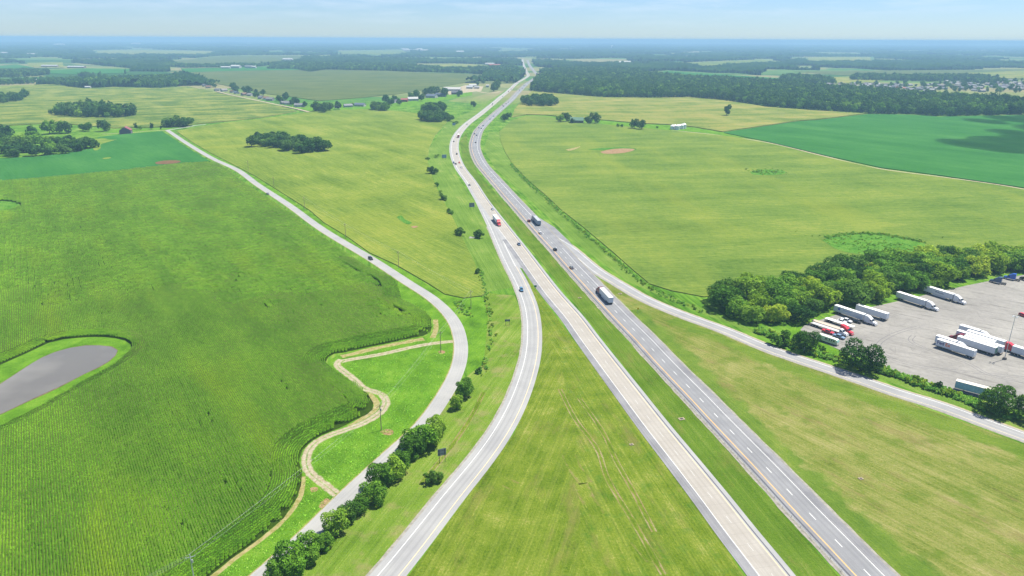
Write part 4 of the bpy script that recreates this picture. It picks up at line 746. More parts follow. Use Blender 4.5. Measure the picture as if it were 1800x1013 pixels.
turf(GP([(700, 492), (797, 588), (799, 612), (776, 682), (665, 804), (590, 872), (420, 1030), (330, 1110), (290, 1085), (369, 1013), (450, 952), (520, 880), (535, 812), (600, 755), (660, 722), (640, 690), (580, 640), (640, 612), (756, 588)]), [(.22, .48, .04, 1), (.30, .58, .06, 1), (.46, .62, .14, 1)], 2.4, 330, 'bright lime green grass inside the bend of the country road', 31)
M_wd = leaf_mat('weed_leaf', [(.15, .36, .05, 1), (.22, .46, .06, 1), (.34, .56, .10, 1)], .35)
# weeds along ditches and fence lines
SHP = [crown('weed', 400+i, 1.5, 1.3, .0, 9, 130, .26, m) for i, m in enumerate([M_wd, M_lt, M_wd])]
def weeds(line_px, width, n, label, smin=.5, smax=1.3, seed=1):
    rd = Road(line_px, 2); g = np.random.default_rng(seed); s = g.uniform(0, rd.s[-1], n); P = np.array([rd.at(a, g.normal(0, width))[0] for a in s])
    scatter('weeds', np.c_[P, np.zeros(n)], g.uniform(0, 6.28, n), g.uniform(smin, smax, n), g.integers(0, 3, n), [p.copy() for p in SHP], label, 'weeds')
weeds([(897, 288), (925, 319), (957, 347), (987, 376), (1025, 408), (1075, 451), (1112, 484), (1145, 508), (1190, 530), (1235, 550)], 1.2, 600, 'rank green weeds in the ditch beside the pale corn', .35, 1.0, 2)
weeds([(1330, 583), (1365, 595), (1400, 611), (1450, 628), (1490, 637), (1545, 651), (1600, 670), (1650, 689), (1700, 705), (1735, 722), (1790, 738)], 1.4, 700, 'overgrown scrub on the fence line below the truck lot', .5, 1.5, 3)
weeds([(842, 470), (855, 520), (862, 560), (862, 600), (852, 640), (838, 665)], .8, 110, 'thin scrub along the old fence line', .4, 1.0, 4)
weeds([(1455, 430), (1500, 424), (1550, 424), (1600, 433), (1560, 442), (1500, 440)], 12, 420, 'bright low weeds in the wet hollow of the pale corn', .35, .9, 6)
weeds([(1452, 420), (1500, 412.5), (1560, 415), (1622, 428)], 1.2, 200, 'darker rim of weeds behind the wet hollow', .7, 1.3, 7)
weeds([(1320, 304), (1350, 303), (1378, 303)], 7, 120, 'weeds in the smaller hollow of the pale corn', .5, 1.2, 8)
weeds([(800, 532), (816, 545), (826, 558)], 1.5, 40, 'tall grass clump beside the country road', .4, .9, 5)
# ------------------------------------------------------------ vehicles (front towards +Y, origin on the ground under the middle)
def paint(name, col, rough=.3): return plain(name, col, rough, 0, .03)
P_white = paint('white_paintwork', (.66, .67, .68, 1)); P_red = paint('red_paintwork', (.52, .03, .045, 1)); P_dred = paint('dark_red_paintwork', (.16, .015, .02, 1)); P_blue = paint('blue_paintwork', (.03, .10, .42, 1)); P_black = paint('black_paintwork', (.018, .019, .022, 1))
P_navy = paint('dark_blue_paintwork', (.05, .09, .17, 1)); P_steel = paint('steel_blue_paintwork', (.16, .24, .34, 1)); P_grey = paint('grey_paintwork', (.18, .19, .21, 1)); P_silver = paint('silver_paintwork', (.42, .45, .48, 1)); P_teal = paint('blue_green_paintwork', (.05, .14, .24, 1))
M_glass = NT('vehicle_glass').pbr((.012, .016, .02, 1), .08, 0, None, .6); M_tyre = plain('tyre_rubber', (.018, .018, .019, 1), .85); M_rim = plain('wheel_rim', (.5, .5, .52, 1), .35, .7); M_chrome = plain('chrome', (.62, .63, .65, 1), .25, .8)
M_dark = plain('chassis_black', (.03, .03, .033, 1), .7); M_lampw = plain('lamp_lens', (.75, .75, .7, 1), .2); M_lampr = plain('tail_lens', (.5, .03, .02, 1), .3); M_box = plain('trailer_panel', (.56, .59, .62, 1), .45, 0, .06); M_boxroof = plain('trailer_roof', (.70, .70, .68, 1), .5, 0, .08)
M_galv = plain('galvanised_steel', (.42, .44, .46, 1), .5, .5); M_wood = plain('weathered_wood', (.22, .17, .13, 1), .9); M_deck = plain('flatbed_deck', (.42, .34, .27, 1), .85); M_grdeck = plain('grey_flatbed_deck', (.40, .40, .40, 1), .8)
def wheel(parent, x, y, r, w, n=14):
    V, F = [], []; tube(V, F, (x-w/2, y, r), (x+w/2, y, r), r, r, n); t = mesh('wheel', V, F, M_tyre, parent)
    V, F = [], []; s = 1 if x > 0 else -1; tube(V, F, (x+s*(w/2-.04), y, r), (x+s*(w/2+.015), y, r), r*.58, r*.5, 10); mesh('rim', V, F, M_rim, t); return t
def car(paintm, kind='sedan'):
    t = empty('car', (0, 0, 0)); V, F = [], []
    if kind == 'sedan': L, hh, prof = 4.7, .90, [(-2.35, .35), (2.35, .35), (2.38, .62), (2.25, .76), (1.05, .93), (-1.6, .98), (-2.3, .93), (-2.38, .6)]; cab = [(1.0, .92), (.25, 1.42), (-.95, 1.44), (-1.85, .97)]
    elif kind == 'suv': L, hh, prof = 4.7, .95, [(-2.3, .42), (2.3, .42), (2.35, .72), (2.25, .92), (1.1, 1.06), (-2.25, 1.10), (-2.35, .7)]; cab = [(1.0, 1.05), (.35, 1.66), (-1.9, 1.70), (-2.28, 1.09)]
    else: L, hh, prof = 5.7, 1.0, [(-2.85, .55), (2.85, .55), (2.9, .85), (2.8, 1.05), (1.6, 1.16), (-2.8, 1.12), (-2.88, .8)]; cab = [(1.4, 1.15), (.75, 1.82), (-.85, 1.84), (-1.1, 1.13)]
    ins = lambda y, z: (.05 if z > .85 else 0) + (.12 if abs(y) > L*.46 else 0)
    prism(V, F, prof, hh, ins)
    roof = [(y, z) for y, z in cab[1:3]]; (y1, z1), (y2, z2) = roof
    box(V, F, -hh+.24, hh-.24, y2-.05, y1+.05, z1-.02, z1+.05, .05, .05)
    for (ya, za), (yb, zb) in ((cab[0], cab[1]), (cab[3], cab[2])):
        for sx in (-1, 1): tube(V, F, (sx*(hh-.1), ya, za), (sx*(hh-.25), yb, zb), .05, .05, 5)
    if kind == 'pickup':
        for sx in (-1, 1): box(V, F, sx*hh-.06*sx-.05, sx*hh-.06*sx+.05, -2.8, -1.1, 1.1, 1.35)
        box(V, F, -hh+.1, hh-.1, -2.85, -2.75, 1.1, 1.35)
    fixn(mesh('body', V, F, paintm, t))
    V, F = [], []; prism(V, F, cab, hh-.08, lambda y, z: .16 if z > cab[0][1]+.2 else 0); fixn(mesh('window', V, F, M_glass, t))
    r = .34 if kind == 'sedan' else .39
    for y in (L*.29, -L*.29):
        for x in (-hh+.10, hh-.10): wheel(t, x, y, r, .24)
    zl = prof[2][1] + .04
    for x in (-hh+.3, hh-.3): boxes('headlight', [(x-.18, x+.18, L/2-.04, L/2+.02, zl-.06, zl+.08)], M_lampw, t); boxes('taillight', [(x-.16, x+.16, -L/2-.04, -L/2+.03, zl, zl+.18)], M_lampr, t)
    boxes('bumper', [(-hh+.15, hh-.15, L/2, L/2+.07, .36, .52), (-hh+.15, hh-.15, -L/2-.07, -L/2, .36, .52)], M_dark, t)
    return t
def place(t, xy, ang, label, cat, group=None, z=.0):
    t.location = (xy[0], xy[1], z); t.rotation_euler = (0, 0, ang - pi/2); return tag(t, label, cat, group)
CARP = {}; KCACHE = {}
def put_car(paintm, kind, xy, ang, label, group=None, z=.1):
    key = (paintm.name, kind)
    if key not in CARP: t = CARP[key] = car(paintm, kind); KCACHE[key] = children_of(t)
    else: t = copy_tree(CARP[key], None, KCACHE[key])
    cat = {'sedan': 'car', 'suv': 'car', 'pickup': 'pickup truck'}[kind]
    return place(t, xy, ang, label, cat, group, z)
def tractor(parent, m, sleeper=True, y0=0.0):
    """conventional tractor unit, nose at y0, heading +Y"""
    V, F = [], []; a = y0
    prism(V, F, [(a-.15, .65), (a, .75), (a-.02, 1.25), (a-.25, 1.55), (a-1.75, 1.85), (a-1.95, .8), (a-1.75, .65)], 1.05, lambda y, z: .16 if z > 1.2 else .05)
    prism(V, F, [(a-1.7, .75), (a-1.75, 1.85), (a-2.5, 2.75), (a-3.7, 2.95), (a-3.7, .75)], 1.18, lambda y, z: .14 if z > 2.2 else 0)
    for s in (-1, 1): box(V, F, s*1.05-.22, s*1.05+.16 if s > 0 else s*1.05+.22, a-1.75, a-.55, .95, 1.3, .04, .25)
    end = a-3.7
    if sleeper: prism(V, F, [(a-3.6, .75), (a-2.6, 2.78), (a-3.3, 3.35), (a-4.4, 3.95), (a-5.9, 4.0), (a-5.9, .75)], 1.24, lambda y, z: .16 if z > 3.2 else 0); end = a-5.9
    else: prism(V, F, [(a-2.7, 2.78), (a-3.1, 3.05), (a-3.7, 3.05), (a-3.7, 2.9)], .9)
    c = fixn(mesh('cab', V, F, m, parent))
    V, F = [], []; prism(V, F, [(a-1.78, 1.98), (a-1.70, 2.0), (a-2.38, 2.72), (a-2.46, 2.70)], 1.0, lambda y, z: .1 if z > 2.4 else 0); fixn(mesh('windscreen', V, F, M_glass, c))
    for s in (-1, 1):
        boxes('side_window', [(s*1.14-.06, s*1.14+.06, a-3.3, a-2.35, 1.9, 2.55, .03, .12)], M_glass, c); boxes('mirror', [(s*1.42-.09, s*1.42+.09, a-2.05, a-1.92, 1.7, 2.35)], M_dark, c)
        boxes('headlight', [(s*.78-.2, s*.78+.2, a-.12, a+.01, .9, 1.15)], M_lampw, parent); boxes('fuel_tank', [(s*1.0-.28, s*1.0+.28, a-5.0, a-3.75, .45, .98, .05)], M_chrome, parent); wheel(parent, s*1.06, a-1.15, .51, .30)
        for yy in (end-.55, end-1.85): wheel(parent, s*.92, yy, .51, .58)
    boxes('grille', [(-.55, .55, a-.05, a+.03, .75, 1.35)], M_chrome, parent); boxes('bumper', [(-1.15, 1.15, a-.1, a+.16, .4, .72, .04)], m, parent); boxes('chassis', [(-.45, .45, end-2.5, a-.3, .6, .85), (-.55, .55, end-1.7, end-.7, .85, 1.12)], M_dark, parent)
    return end
def trailer(parent, y1, mat=M_box, roof=M_boxroof, L=16.15, door=None, skirt=False, name='trailer_box', split_legs=False):
    """dry van trailer whose front face is at y1"""
    y0 = y1 - L; b = boxes(name, [(-1.29, 1.29, y0, y1, 1.12, 4.08)], mat, parent)
    boxes('roof', [(-1.27, 1.27, y0+.02, y1-.02, 4.083, 4.11)], roof, b); boxes('top_rail', [(s*1.30-.02, s*1.30+.02, y0, y1, 3.95, 4.085) for s in (-1, 1)] + [(s*1.30-.02, s*1.30+.02, y0, y1, 1.07, 1.22) for s in (-1, 1)], M_galv, b)
    for s in (-1, 1): boxes('rear_door', [(s*.63-.60, s*.63+.60, y0-.05, y0-.004, 1.25, 3.9)], door or mat, b)
    boxes('taillight', [(s*1.05-.12, s*1.05+.12, y0-.06, y0-.005, 1.02, 1.11) for s in (-1, 1)], M_lampr, b)
    boxes('undercarriage', [(-.5, .5, y0+.3, y0+4.6, .75, 1.10), (-1.2, 1.2, y0, y0+.12, .5, .62), (-.6, -.5, y0+.02, y0+.1, .62, 1.1), (.5, .6, y0+.02, y0+.1, .62, 1.1)], M_dark, parent)
    for s in (-1, 1): boxes('landing_leg', [(s*.75-.08, s*.75+.08, y1-3.2, y1-3.0, .02 if split_legs else .35, 1.12)], M_galv, parent)
    if skirt: boxes('side_skirt', [(s*1.24-.02, s*1.24+.02, y0+5.2, y1-3.6, .35, 1.10) for s in (-1, 1)], mat, parent)
    for s in (-1, 1):
        for yy in (y0+1.5, y0+2.8): wheel(parent, s*.92, yy, .51, .58)
    return b
def lettering(box_, txt, size, x, y, z, mat, side=-1, name='lettering', shear=0.0, sp=1.0):
    """raised letters on a trailer flank (side -1: the left flank)"""
    cu = bpy.data.curves.new(name, 'FONT'); cu.body = txt; cu.size = size; cu.extrude = .008; cu.align_x = 'LEFT'; cu.shear = shear; cu.space_character = sp; cu.offset = size*.022; tmp = bpy.data.objects.new(name, cu); C.objects.link(tmp); bpy.context.view_layer.update(); me = bpy.data.meshes.new_from_object(tmp.evaluated_get(bpy.context.evaluated_depsgraph_get())); bpy.data.objects.remove(tmp); me.materials.clear(); me.materials.append(mat); o = link(bpy.data.objects.new(name, me), box_)
    o.rotation_euler = (pi/2, 0, side*pi/2); o.location = (side*1.305, y, z); return o
def semi(m, xy, ang, label, sleeper=True, gap=.9, trailer_kw=None, tr=True, cat='truck', z=.06, group=None):
    t = empty('semi_truck', (0, 0, 0)); e = tractor(t, m, sleeper, 0.0); b = trailer(t, e - gap + .3, **(trailer_kw or {})) if tr else None
    place(t, xy, ang, label, cat, group, z); return t, b
def gdir(p, q):
    a, b = GP([p, q]); return math.atan2(b[1]-a[1], b[0]-a[0])
def flatbed(parent, y1, mat, L=14.6):
    y0 = y1-L; boxes('deck', [(-1.28, 1.28, y0, y1, 1.28, 1.48)], mat, parent); boxes('side_rail', [(s*1.29-.03, s*1.29+.03, y0, y1, 1.22, 1.47) for s in (-1, 1)], M_galv, parent)
    boxes('undercarriage', [(s*.5-.09, s*.5+.09, y0+.2, y1-.8, .85, 1.27) for s in (-1, 1)] + [(-1.2, 1.2, y0, y0+.12, .55, .7)], M_dark, parent)
    for s in (-1, 1):
        boxes('landing_leg', [(s*.75-.08, s*.75+.08, y1-3.0, y1-2.8, .25, 1.25)], M_galv, parent)
        for yy in (y0+1.4, y0+2.8): wheel(parent, s*.92, yy, .5, .56)
def pt(px): return GP([px])[0]
def along(nose_px, ang, back): p = pt(nose_px); return (p[0]-cos(ang)*back, p[1]-sin(ang)*back)
# --- parked in the lot
aS = gdir((1476, 552.6), (1541, 574.5))
t, b = semi(P_white, pt((1540, 573.5)), aS, 'white semi truck with a blue star on its trailer, third row from the motorhome', trailer_kw=dict(skirt=False))
M_letb = plain('blue_lettering', (.02, .07, .36, 1), .5); M_letg = plain('grey_lettering', (.16, .19, .25, 1), .5); M_pur = plain('purple_lettering', (.045, .02, .16, 1), .5); M_ora = plain('orange_lettering', (.75, .13, .02, 1), .5); M_ltb = plain('faded_blue_lettering', (.18, .34, .58, 1), .5)
def star(parent, x, y, z, r):                           # on the right flank, which faces the camera
    V = [(x, y + sin(pi/5*i)*(r if i % 2 == 0 else r*.42), z + cos(pi/5*i)*(r if i % 2 == 0 else r*.42)) for i in range(10)]; V += [(x+.02, q[1], q[2]) for q in V]
    F = [tuple(range(10)), tuple(range(19, 9, -1))] + [(i, (i+1) % 10, 10+(i+1) % 10, 10+i) for i in range(10)]; fixn(mesh('star_emblem', V, F, M_letb, parent))
star(b, 1.295, -19.7, 2.95, 1.05)
boxes('lettering', [(1.295, 1.312, -17.6+i*.36, -17.6+i*.36+.26, 2.72-(i % 3 == 1)*.06, 3.08+(i % 4 == 0)*.1) for i in range(13)], M_ltb, b)
t = empty('semi_trailer', (0, 0, 0)); trailer(t, 8.07, L=16.15, split_legs=True); place(t, ((pt((1508.5, 549))[0]+pt((1555, 563.5))[0])/2, (pt((1508.5, 549))[1]+pt((1555, 563.5))[1])/2), gdir((1555, 563.5), (1508.5, 549)), 'plain white trailer without a tractor, behind the star trailer', 'trailer', z=.06)
aT = gdir((1582.5, 527.7), (1649, 549)); semi(P_white, pt((1648, 548)), aT, 'all white semi truck with bare trailer sides, backed up against the tree belt')
aU = gdir((1627.7, 515.5), (1697, 537.5)); t, b = semi(P_white, pt((1696, 536.5)), aU, 'white semi truck with slanting dark grey lettering on its trailer', trailer_kw=dict(skirt=True))
# the photograph's slanted word is too blurred to read: the same soft marks stand on the flank
boxes('lettering', [(1.295, 1.312, -16.4+y, -16.4+y+w, z0, z1, 0, 0) for y, w, z0, z1 in ((0, .9, 2.35, 2.6), (.35, .75, 2.55, 3.15), (1.2, .3, 2.3, 2.75), (1.65, .28, 2.3, 3.1), (2.05, .28, 2.3, 3.1), (2.5, .5, 2.3, 2.75), (3.15, .5, 2.3, 2.75), (3.8, .5, 2.3, 2.75), (4.15, .16, 2.3, 3.15), (4.5, .45, 2.3, 2.75))], M_letg, b)
aF = gdir((1425, 571), (1470, 586))
t = empty('flatbed_truck', (0, 0, 0)); e = tractor(t, P_white, False); flatbed(t, e-.2, M_grdeck); place(t, pt((1489, 592.5)), aF, 'white flatbed semi truck with an empty grey deck, beside the motorhome', 'truck', z=.06)
t = empty('flatbed_truck', (0, 0, 0)); e = tractor(t, P_red, True); flatbed(t, e-.2, M_deck); place(t, pt((1498.5, 590.5)), aF, 'red flatbed semi truck with an empty brown wooden deck', 'truck', z=.06)
t = empty('flatbed_trailer', (0, 0, 0)); flatbed(t, 7.3, plain('pale_flatbed_deck', (.66, .66, .64, 1), .7)); q0, q1 = pt((1452, 564)), pt((1499, 579)); place(t, ((q0[0]+q1[0])/2, (q0[1]+q1[1])/2), aF, 'pale empty flatbed trailer parked without a tractor', 'trailer', z=.06)
put_car(P_red, 'pickup', pt((1455, 586)), aF, 'red pickup behind the motorhome', z=.055)
put_car(P_steel, 'pickup', pt((1474, 594.5)), aF, 'steel blue pickup between motorhome and white flatbed truck', z=.055)
put_car(P_white, 'pickup', pt((1487, 566)), aF, 'white pickup between the flatbed trailer and the star truck', z=.055)
put_car(P_white, 'sedan', pt((1479.5, 567)), aF, 'low white car half hidden behind the white pickup', z=.055); put_car(P_black, 'suv', pt((1505, 567.5)), aF, 'black sport utility beside the star trailer', z=.055)
def motorhome():
    t = empty('motorhome', (0, 0, 0)); cr = plain('cream_bodywork', (.66, .66, .56, 1), .45); V, F = [], []
    prism(V, F, [(-5.0, .6), (4.6, .6), (4.95, 1.1), (4.85, 1.7), (4.45, 2.75), (4.0, 3.0), (-4.6, 3.05), (-5.0, 2.7)], 1.2, lambda y, z: .16 if z > 2.9 else (.05 if z > 2 else 0)); b = fixn(mesh('body', V, F, cr, t))
    gr = plain('greenish_glass', (.22, .42, .38, 1), .1); V, F = [], []; prism(V, F, [(4.80, 1.75), (4.92, 1.78), (4.55, 2.72), (4.42, 2.70)], 1.05); fixn(mesh('windscreen', V, F, gr, b))
    for s in (-1, 1):
        for y, w in ((-4.0, 1.0), (-1.0, 1.0), (.9, .55), (1.9, .55), (2.9, .7)): boxes('window', [(s*1.18-.03, s*1.18+.03, y, y+w, 1.75, 2.4)], M_glass, b)
        wheel(t, s*1.05, 3.2, .45, .3); wheel(t, s*1.0, -2.6, .45, .5)
        boxes('headlight', [(s*.8-.15, s*.8+.15, 4.80, 4.97, .85, 1.05)], M_lampw, t)
    boxes('bumper', [(-1.2, 1.2, 4.85, 5.1, .5, .72), (-1.2, 1.2, -5.12, -5.0, .5, .75)], M_chrome, t); boxes('roof_vent', [(-.3, .3, -1.4, -.7, 3.0, 3.22)], M_boxroof, t); boxes('stripe', [(s*1.19-.015, s*1.19+.015, -4.9, 4.5, 1.35, 1.48) for s in (-1, 1)], plain('tan_stripe', (.35, .24, .14, 1)), t); return t
q0, q1 = pt((1440, 598)), pt((1470, 607)); place(motorhome(), ((q0[0]+q1[0])/2, (q0[1]+q1[1])/2), gdir((1440, 597.5), (1470, 607.5)), 'old cream motorhome with a greenish windscreen at the lot corner', 'motorhome', z=.055)
# the close row near the lamp mast
aR = gdir((1649.5, 612.5), (1709, 632)); aB = aR + pi
def tpos(px, ang, back): return along(px, ang, back)
perp = np.array((-sin(aR), cos(aR)))
f0 = np.array(pt((1709.5, 632.5))); L1 = 16.15
def centre(endpt, ang=aR, L=L1): return (endpt[0]-cos(ang)*L/2, endpt[1]-sin(ang)*L/2)
t = empty('semi_trailer', (0, 0, 0)); b = trailer(t, L1/2); place(t, centre(f0+perp*1.3), aB, 'white trailer with large purple and orange lettering at its front end', 'trailer', z=.06)
lettering(b, 'Fed', 2.15, 0, 7.65, 2.12, M_pur, -1); lettering(b, 'Ex', 2.15, 0, 4.05, 2.12, M_ora, -1)
semi(P_white, tuple(f0 + perp*5.2 - np.array((cos(aR), sin(aR)))*3.2), aR, 'white semi truck hidden between the lettered trailer and the close row', trailer_kw=dict(L=8.7))
g0 = np.array(pt((1746.5, 627)))
gm = plain('green_door', (.06, .16, .12, 1), .5)
for i, (off, back, m, lab) in enumerate([(1.3, 0, None, 'dark red semi truck with a green trailer door, second in the close row'), (4.6, -1.2, None, '')]):
    pass
u = np.array((cos(aR), sin(aR)))
t = empty('semi_trailer', (0, 0, 0)); trailer(t, L1/2, door=gm); place(t, centre(g0+perp*1.3), aB, 'white trailer with a green rear door, nearest of the close row', 'trailer', z=.06)
t, b = semi(P_dred, tuple(g0 + perp*4.8 + u*1.2 - u*(L1 + 6.4)), aB, 'dark red semi truck coupled to the second white trailer of the close row', z=.06)
t = empty('semi_trailer', (0, 0, 0)); trailer(t, L1/2); place(t, centre(g0+perp*8.3-u*3.5), aB, 'third white trailer of the close row, set back a little', 'trailer', z=.06)
t, b = semi(P_red, tuple(g0 + perp*12.2 + u*6.6 - u*1.0), aR, 'bright red semi truck with a white trailer beside the lamp mast')
t, b = semi(P_white, tuple(g0 + perp*16.6 - u*7.0), aR, 'white roofed semi truck half hidden at the back of the close row', trailer_kw=dict(L=8.7))
h0 = np.array(pt((1776, 623))); t = empty('semi_trailer', (0, 0, 0)); trailer(t, L1/2); place(t, tuple(h0 + u*L1/2 + perp*1.3), aR, 'white trailer right of the lamp mast, cut off by the picture edge', 'trailer', z=.06)
h1 = h0 + perp*9.5 + u*7; t = empty('semi_trailer', (0, 0, 0)); trailer(t, L1/2); place(t, tuple(h1 + u*L1/2), aR, 'white trailer behind the one right of the lamp mast', 'trailer', z=.06)
for nose, tail, m, lab in (((1739, 495.5), (1767, 501), P_navy, 'dark blue tractor without trailer at the far lot edge'), ((1763.6, 489.5), (1790, 494.5), P_blue, 'bright blue tractor without trailer at the far lot edge'), ((1792, 491), (1820, 497), P_black, 'black tractor cut off at the far right lot edge')):
    t = empty('tractor_unit', (0, 0, 0)); tractor(t, m, True); place(t, pt(nose), gdir(tail, nose), lab, 'truck', z=.06)
put_car(P_red, 'suv', pt((1799, 557)), gdir((1790, 553), (1810, 560)), 'red car at the right picture edge of the lot', z=.055)
t = empty('semi_trailer', (0, 0, 0)); trailer(t, 7.3, mat=plain('faded_blue_grey_panel', (.30, .41, .60, 1), .6, 0, .15), roof=plain('stained_roof', (.60, .56, .50, 1), .7, 0, .15), L=14.6, split_legs=True)
q0, q1 = np.array(pt((1676, 686))), np.array(pt((1732, 701))); dd = (q1-q0)/np.hypot(*(q1-q0)); nn = np.array((-dd[1], dd[0])); c = (q0 + dd*7.4) + nn*1.4; place(t, tuple(c), math.atan2(-dd[1], -dd[0]), 'faded blue grey trailer with a stained roof behind the round tree', 'trailer', z=.06)
# --- on the roads
def on_road(rd, px, flip=False):
    xy = pt(px); s, off = rd.near(xy); p, a = rd.at(s, off); return tuple(p), a + (pi if flip else 0)
p, a = on_road(LC, (878.5, 399)); p2, a2 = rd_p = LC.at(LC.near(p)[0], LC.near(p)[1])
semi(P_red, tuple(p), a+pi, 'red semi truck with a white trailer coming down the left carriageway', z=.102)
p, a = on_road(RC, (1052, 513)); semi(P_dred, tuple(np.array(p) + np.array((cos(a), sin(a)))*1.5), a, 'dark red semi truck with a white trailer driving away past the ramp', z=.102, trailer_kw=dict(skirt=True))
p, a = on_road(RC, (938, 387)); t, b = semi(P_grey, tuple(np.array(p) + np.array((cos(a), sin(a)))*4), a, 'grey semi truck with a dull grey trailer driving away on the right carriageway', z=.102, trailer_kw=dict(mat=plain('dull_grey_panel', (.26, .30, .34, 1), .5), roof=plain('dull_grey_roof', (.30, .32, .34, 1), .6)))
for rd, px, flip, m, kd, lab, grp in [
    (LC, (911.5, 430), True, P_navy, 'sedan', 'dark blue car below the red truck on the left carriageway', None), (RL, (916, 510), True, P_teal, 'suv', 'blue car alone on the left exit ramp', None), (LC, (866, 369), True, P_silver, 'sedan', 'silver car just above the red truck on the left carriageway', None), (LC, (825, 326), True, P_grey, 'sedan', 'dark grey car alone above the silver one on the left carriageway', None),
    (RC, (930.5, 391), False, P_dred, 'suv', 'dark red car beside the grey truck', None), (RC, (949, 410.5), False, P_white, 'sedan', 'white car behind the grey truck', None), (RC, (976, 441), False, P_black, 'suv', 'black car with a bright roof behind the white car', None), (RC, (1004, 471.5), False, P_grey, 'sedan', 'dark grey car ahead of the dark red truck', None),
    (CR, (652.5, 457), True, P_black, 'suv', 'black car on the country road, nearer of the two there', None), (CR, (471, 342), True, P_grey, 'sedan', 'dark grey car far up the country road', None),
    (LC, (797.5, 287), True, P_navy, 'suv', 'dark car at the left edge of a bunch on the bend', None), (LC, (801, 289), True, P_black, 'sedan', 'black car with a white roof in the bunch on the bend', None), (LC, (807.5, 287), True, P_red, 'sedan', 'red and white car in the bunch on the bend', None), (LC, (811, 295), True, P_white, 'suv', 'white car leading the bunch on the bend', None),
    (LC, (803, 271.5), True, P_black, 'suv', 'dark car behind the bunch on the bend', None), (LC, (797.6, 250), True, P_black, 'sedan', 'dark car at the top of the bend, left carriageway', None), (LC, (820.7, 219.5), True, P_silver, 'sedan', 'pale car above the bend on the left carriageway', None)]:
    p, a = on_road(rd, px, flip); put_car(m, kd, p, a, lab, grp, z=.102 if rd in (LC, RC) else .072)
p, a = on_road(LC, (805.5, 243)); semi(P_dred, tuple(p), a+pi, 'reddish brown truck on the bend of the left carriageway', z=.102, sleeper=False, trailer_kw=dict(L=9, mat=plain('brown_panel', (.30, .14, .10, 1), .6)))
for rd, pts, flip, word in ((LC, [(865.8, 183), (865.5, 185.3), (883.7, 170.3), (893.8, 162.2), (898.4, 157.6), (894, 161), (898.7, 157.2), (901.8, 155.2), (910.2, 146), (912.6, 145.3), (924.4, 126), (922.6, 122)], True, 'left'),
                            (RC, [(836, 251.5), (834.3, 236), (837.8, 239), (842, 225.5), (846, 226.8), (849.5, 221.8), (861.4, 210.6), (867.6, 205.2), (885.3, 187.8), (884.2, 185.5), (889.7, 183), (893.8, 180), (913.3, 160.8), (918.2, 156.2), (913, 158.5), (920.4, 151.3), (922.2, 152), (924.4, 150.2), (932.4, 140.8), (935.7, 140), (944, 132.6), (931, 119.6), (934.4, 122.3)], False, 'right')):
    for i, px in enumerate(pts):
        p, a = on_road(rd, px, flip); dark = i % 4 != 3; m = (P_black, P_grey, P_navy, P_red if word == 'left' else P_silver)[i % 4]
        put_car(m, 'suv' if i % 2 else 'sedan', p, a, 'tiny %s car far up the %s carriageway' % ('dark' if dark else ('red' if word == 'left' else 'silver'), word), 'distant %s cars on the %s carriageway' % ('dark' if dark else 'bright', word), z=.102)

# ------------------------------------------------------------ signs, poles, barrier, drains
def sign(px, w, h, zb, ang, label, back=M_galv, front=None, posts=2, two=True):
    p = pt(px); t = empty('road_sign', (p[0], p[1], 0), ang)
    for s in ((-1, 1) if posts == 2 else (0,)): boxes('post', [(s*w*.34-.07, s*w*.34+.07, -.07, .07, 0, zb+h*.92)], M_dark, t)
    pn = boxes('panel', [(-w/2, w/2, .075, .12, zb, zb+h)], back, t); boxes('face', [(-w/2+.02, w/2-.02, .122, .135, zb+.02, zb+h-.02)], front or plain('green_sign_face', (.01, .16, .07, 1), .4), pn)
    for k in range(2): boxes('brace', [(-w/2+.1, w/2-.1, .04, .073, zb+h*(.28+.44*k)-.04, zb+h*(.28+.44*k)+.04)], M_dark, pn)
    return tag(t, label, 'road sign')
bs = plain('sign_back', (.20, .23, .27, 1), .5, .3); bb = plain('blue_sign_back', (.22, .32, .46, 1), .5)
sign((777.5, 813), 2.9, 2.6, 2.6, radians(22), 'large grey road sign seen from behind, between hedge and ramp', bs); sign((829.5, 368.5), 4.4, 3.6, 2.0, radians(12), 'grey road sign on two posts where the exit lane begins', bs)
sign((781, 281.5), 5.2, 4.0, 2.2, radians(14), 'blue grey road sign on two posts left of the bend', bb); sign((892, 572), 2.6, 1.1, 2.0, radians(8), 'low wide sign on two legs left of the exit ramp', bs); sign((798, 223), 5, 4, 2.0, radians(10), 'small bluish sign on the verge above the bend', bb)
sign((941, 508), 1.5, 1.2, 1.0, radians(200), 'small grey board in the grass point between ramp and highway', bs, posts=1)
p = pt((1121, 550)); t = empty('warning_sign', (p[0], p[1], 0), radians(180+10)); boxes('post', [(-.05, .05, -.05, .05, 0, 2.6)], M_galv, t); V, F = [], []; d = 1.0; V = [(0, .06, 1.5), (d*.75, .06, 2.25), (0, .06, 3.0), (-d*.75, .06, 2.25), (0, .10, 1.5), (d*.75, .10, 2.25), (0, .10, 3.0), (-d*.75, .10, 2.25)]; F = [(0, 1, 2, 3), (7, 6, 5, 4), (0, 4, 5, 1), (1, 5, 6, 2), (2, 6, 7, 3), (3, 7, 4, 0)]
fixn(mesh('panel', V, F, plain('yellow_sign_face', (.75, .50, .02, 1), .5), t)); tag(t, 'yellow diamond warning sign in the grass right of the highway', 'road sign')
p = pt((1413, 620)); t = empty('road_sign', (p[0], p[1], 0), radians(40)); boxes('post', [(-.04, .04, -.04, .04, 0, 2.2)], M_galv, t); boxes('panel', [(-.5, .5, .045, .08, 1.1, 2.5)], plain('white_sign_face', (.8, .8, .8, 1), .5), t); tag(t, 'small white sign in front of the dark tree at the lot corner', 'road sign')
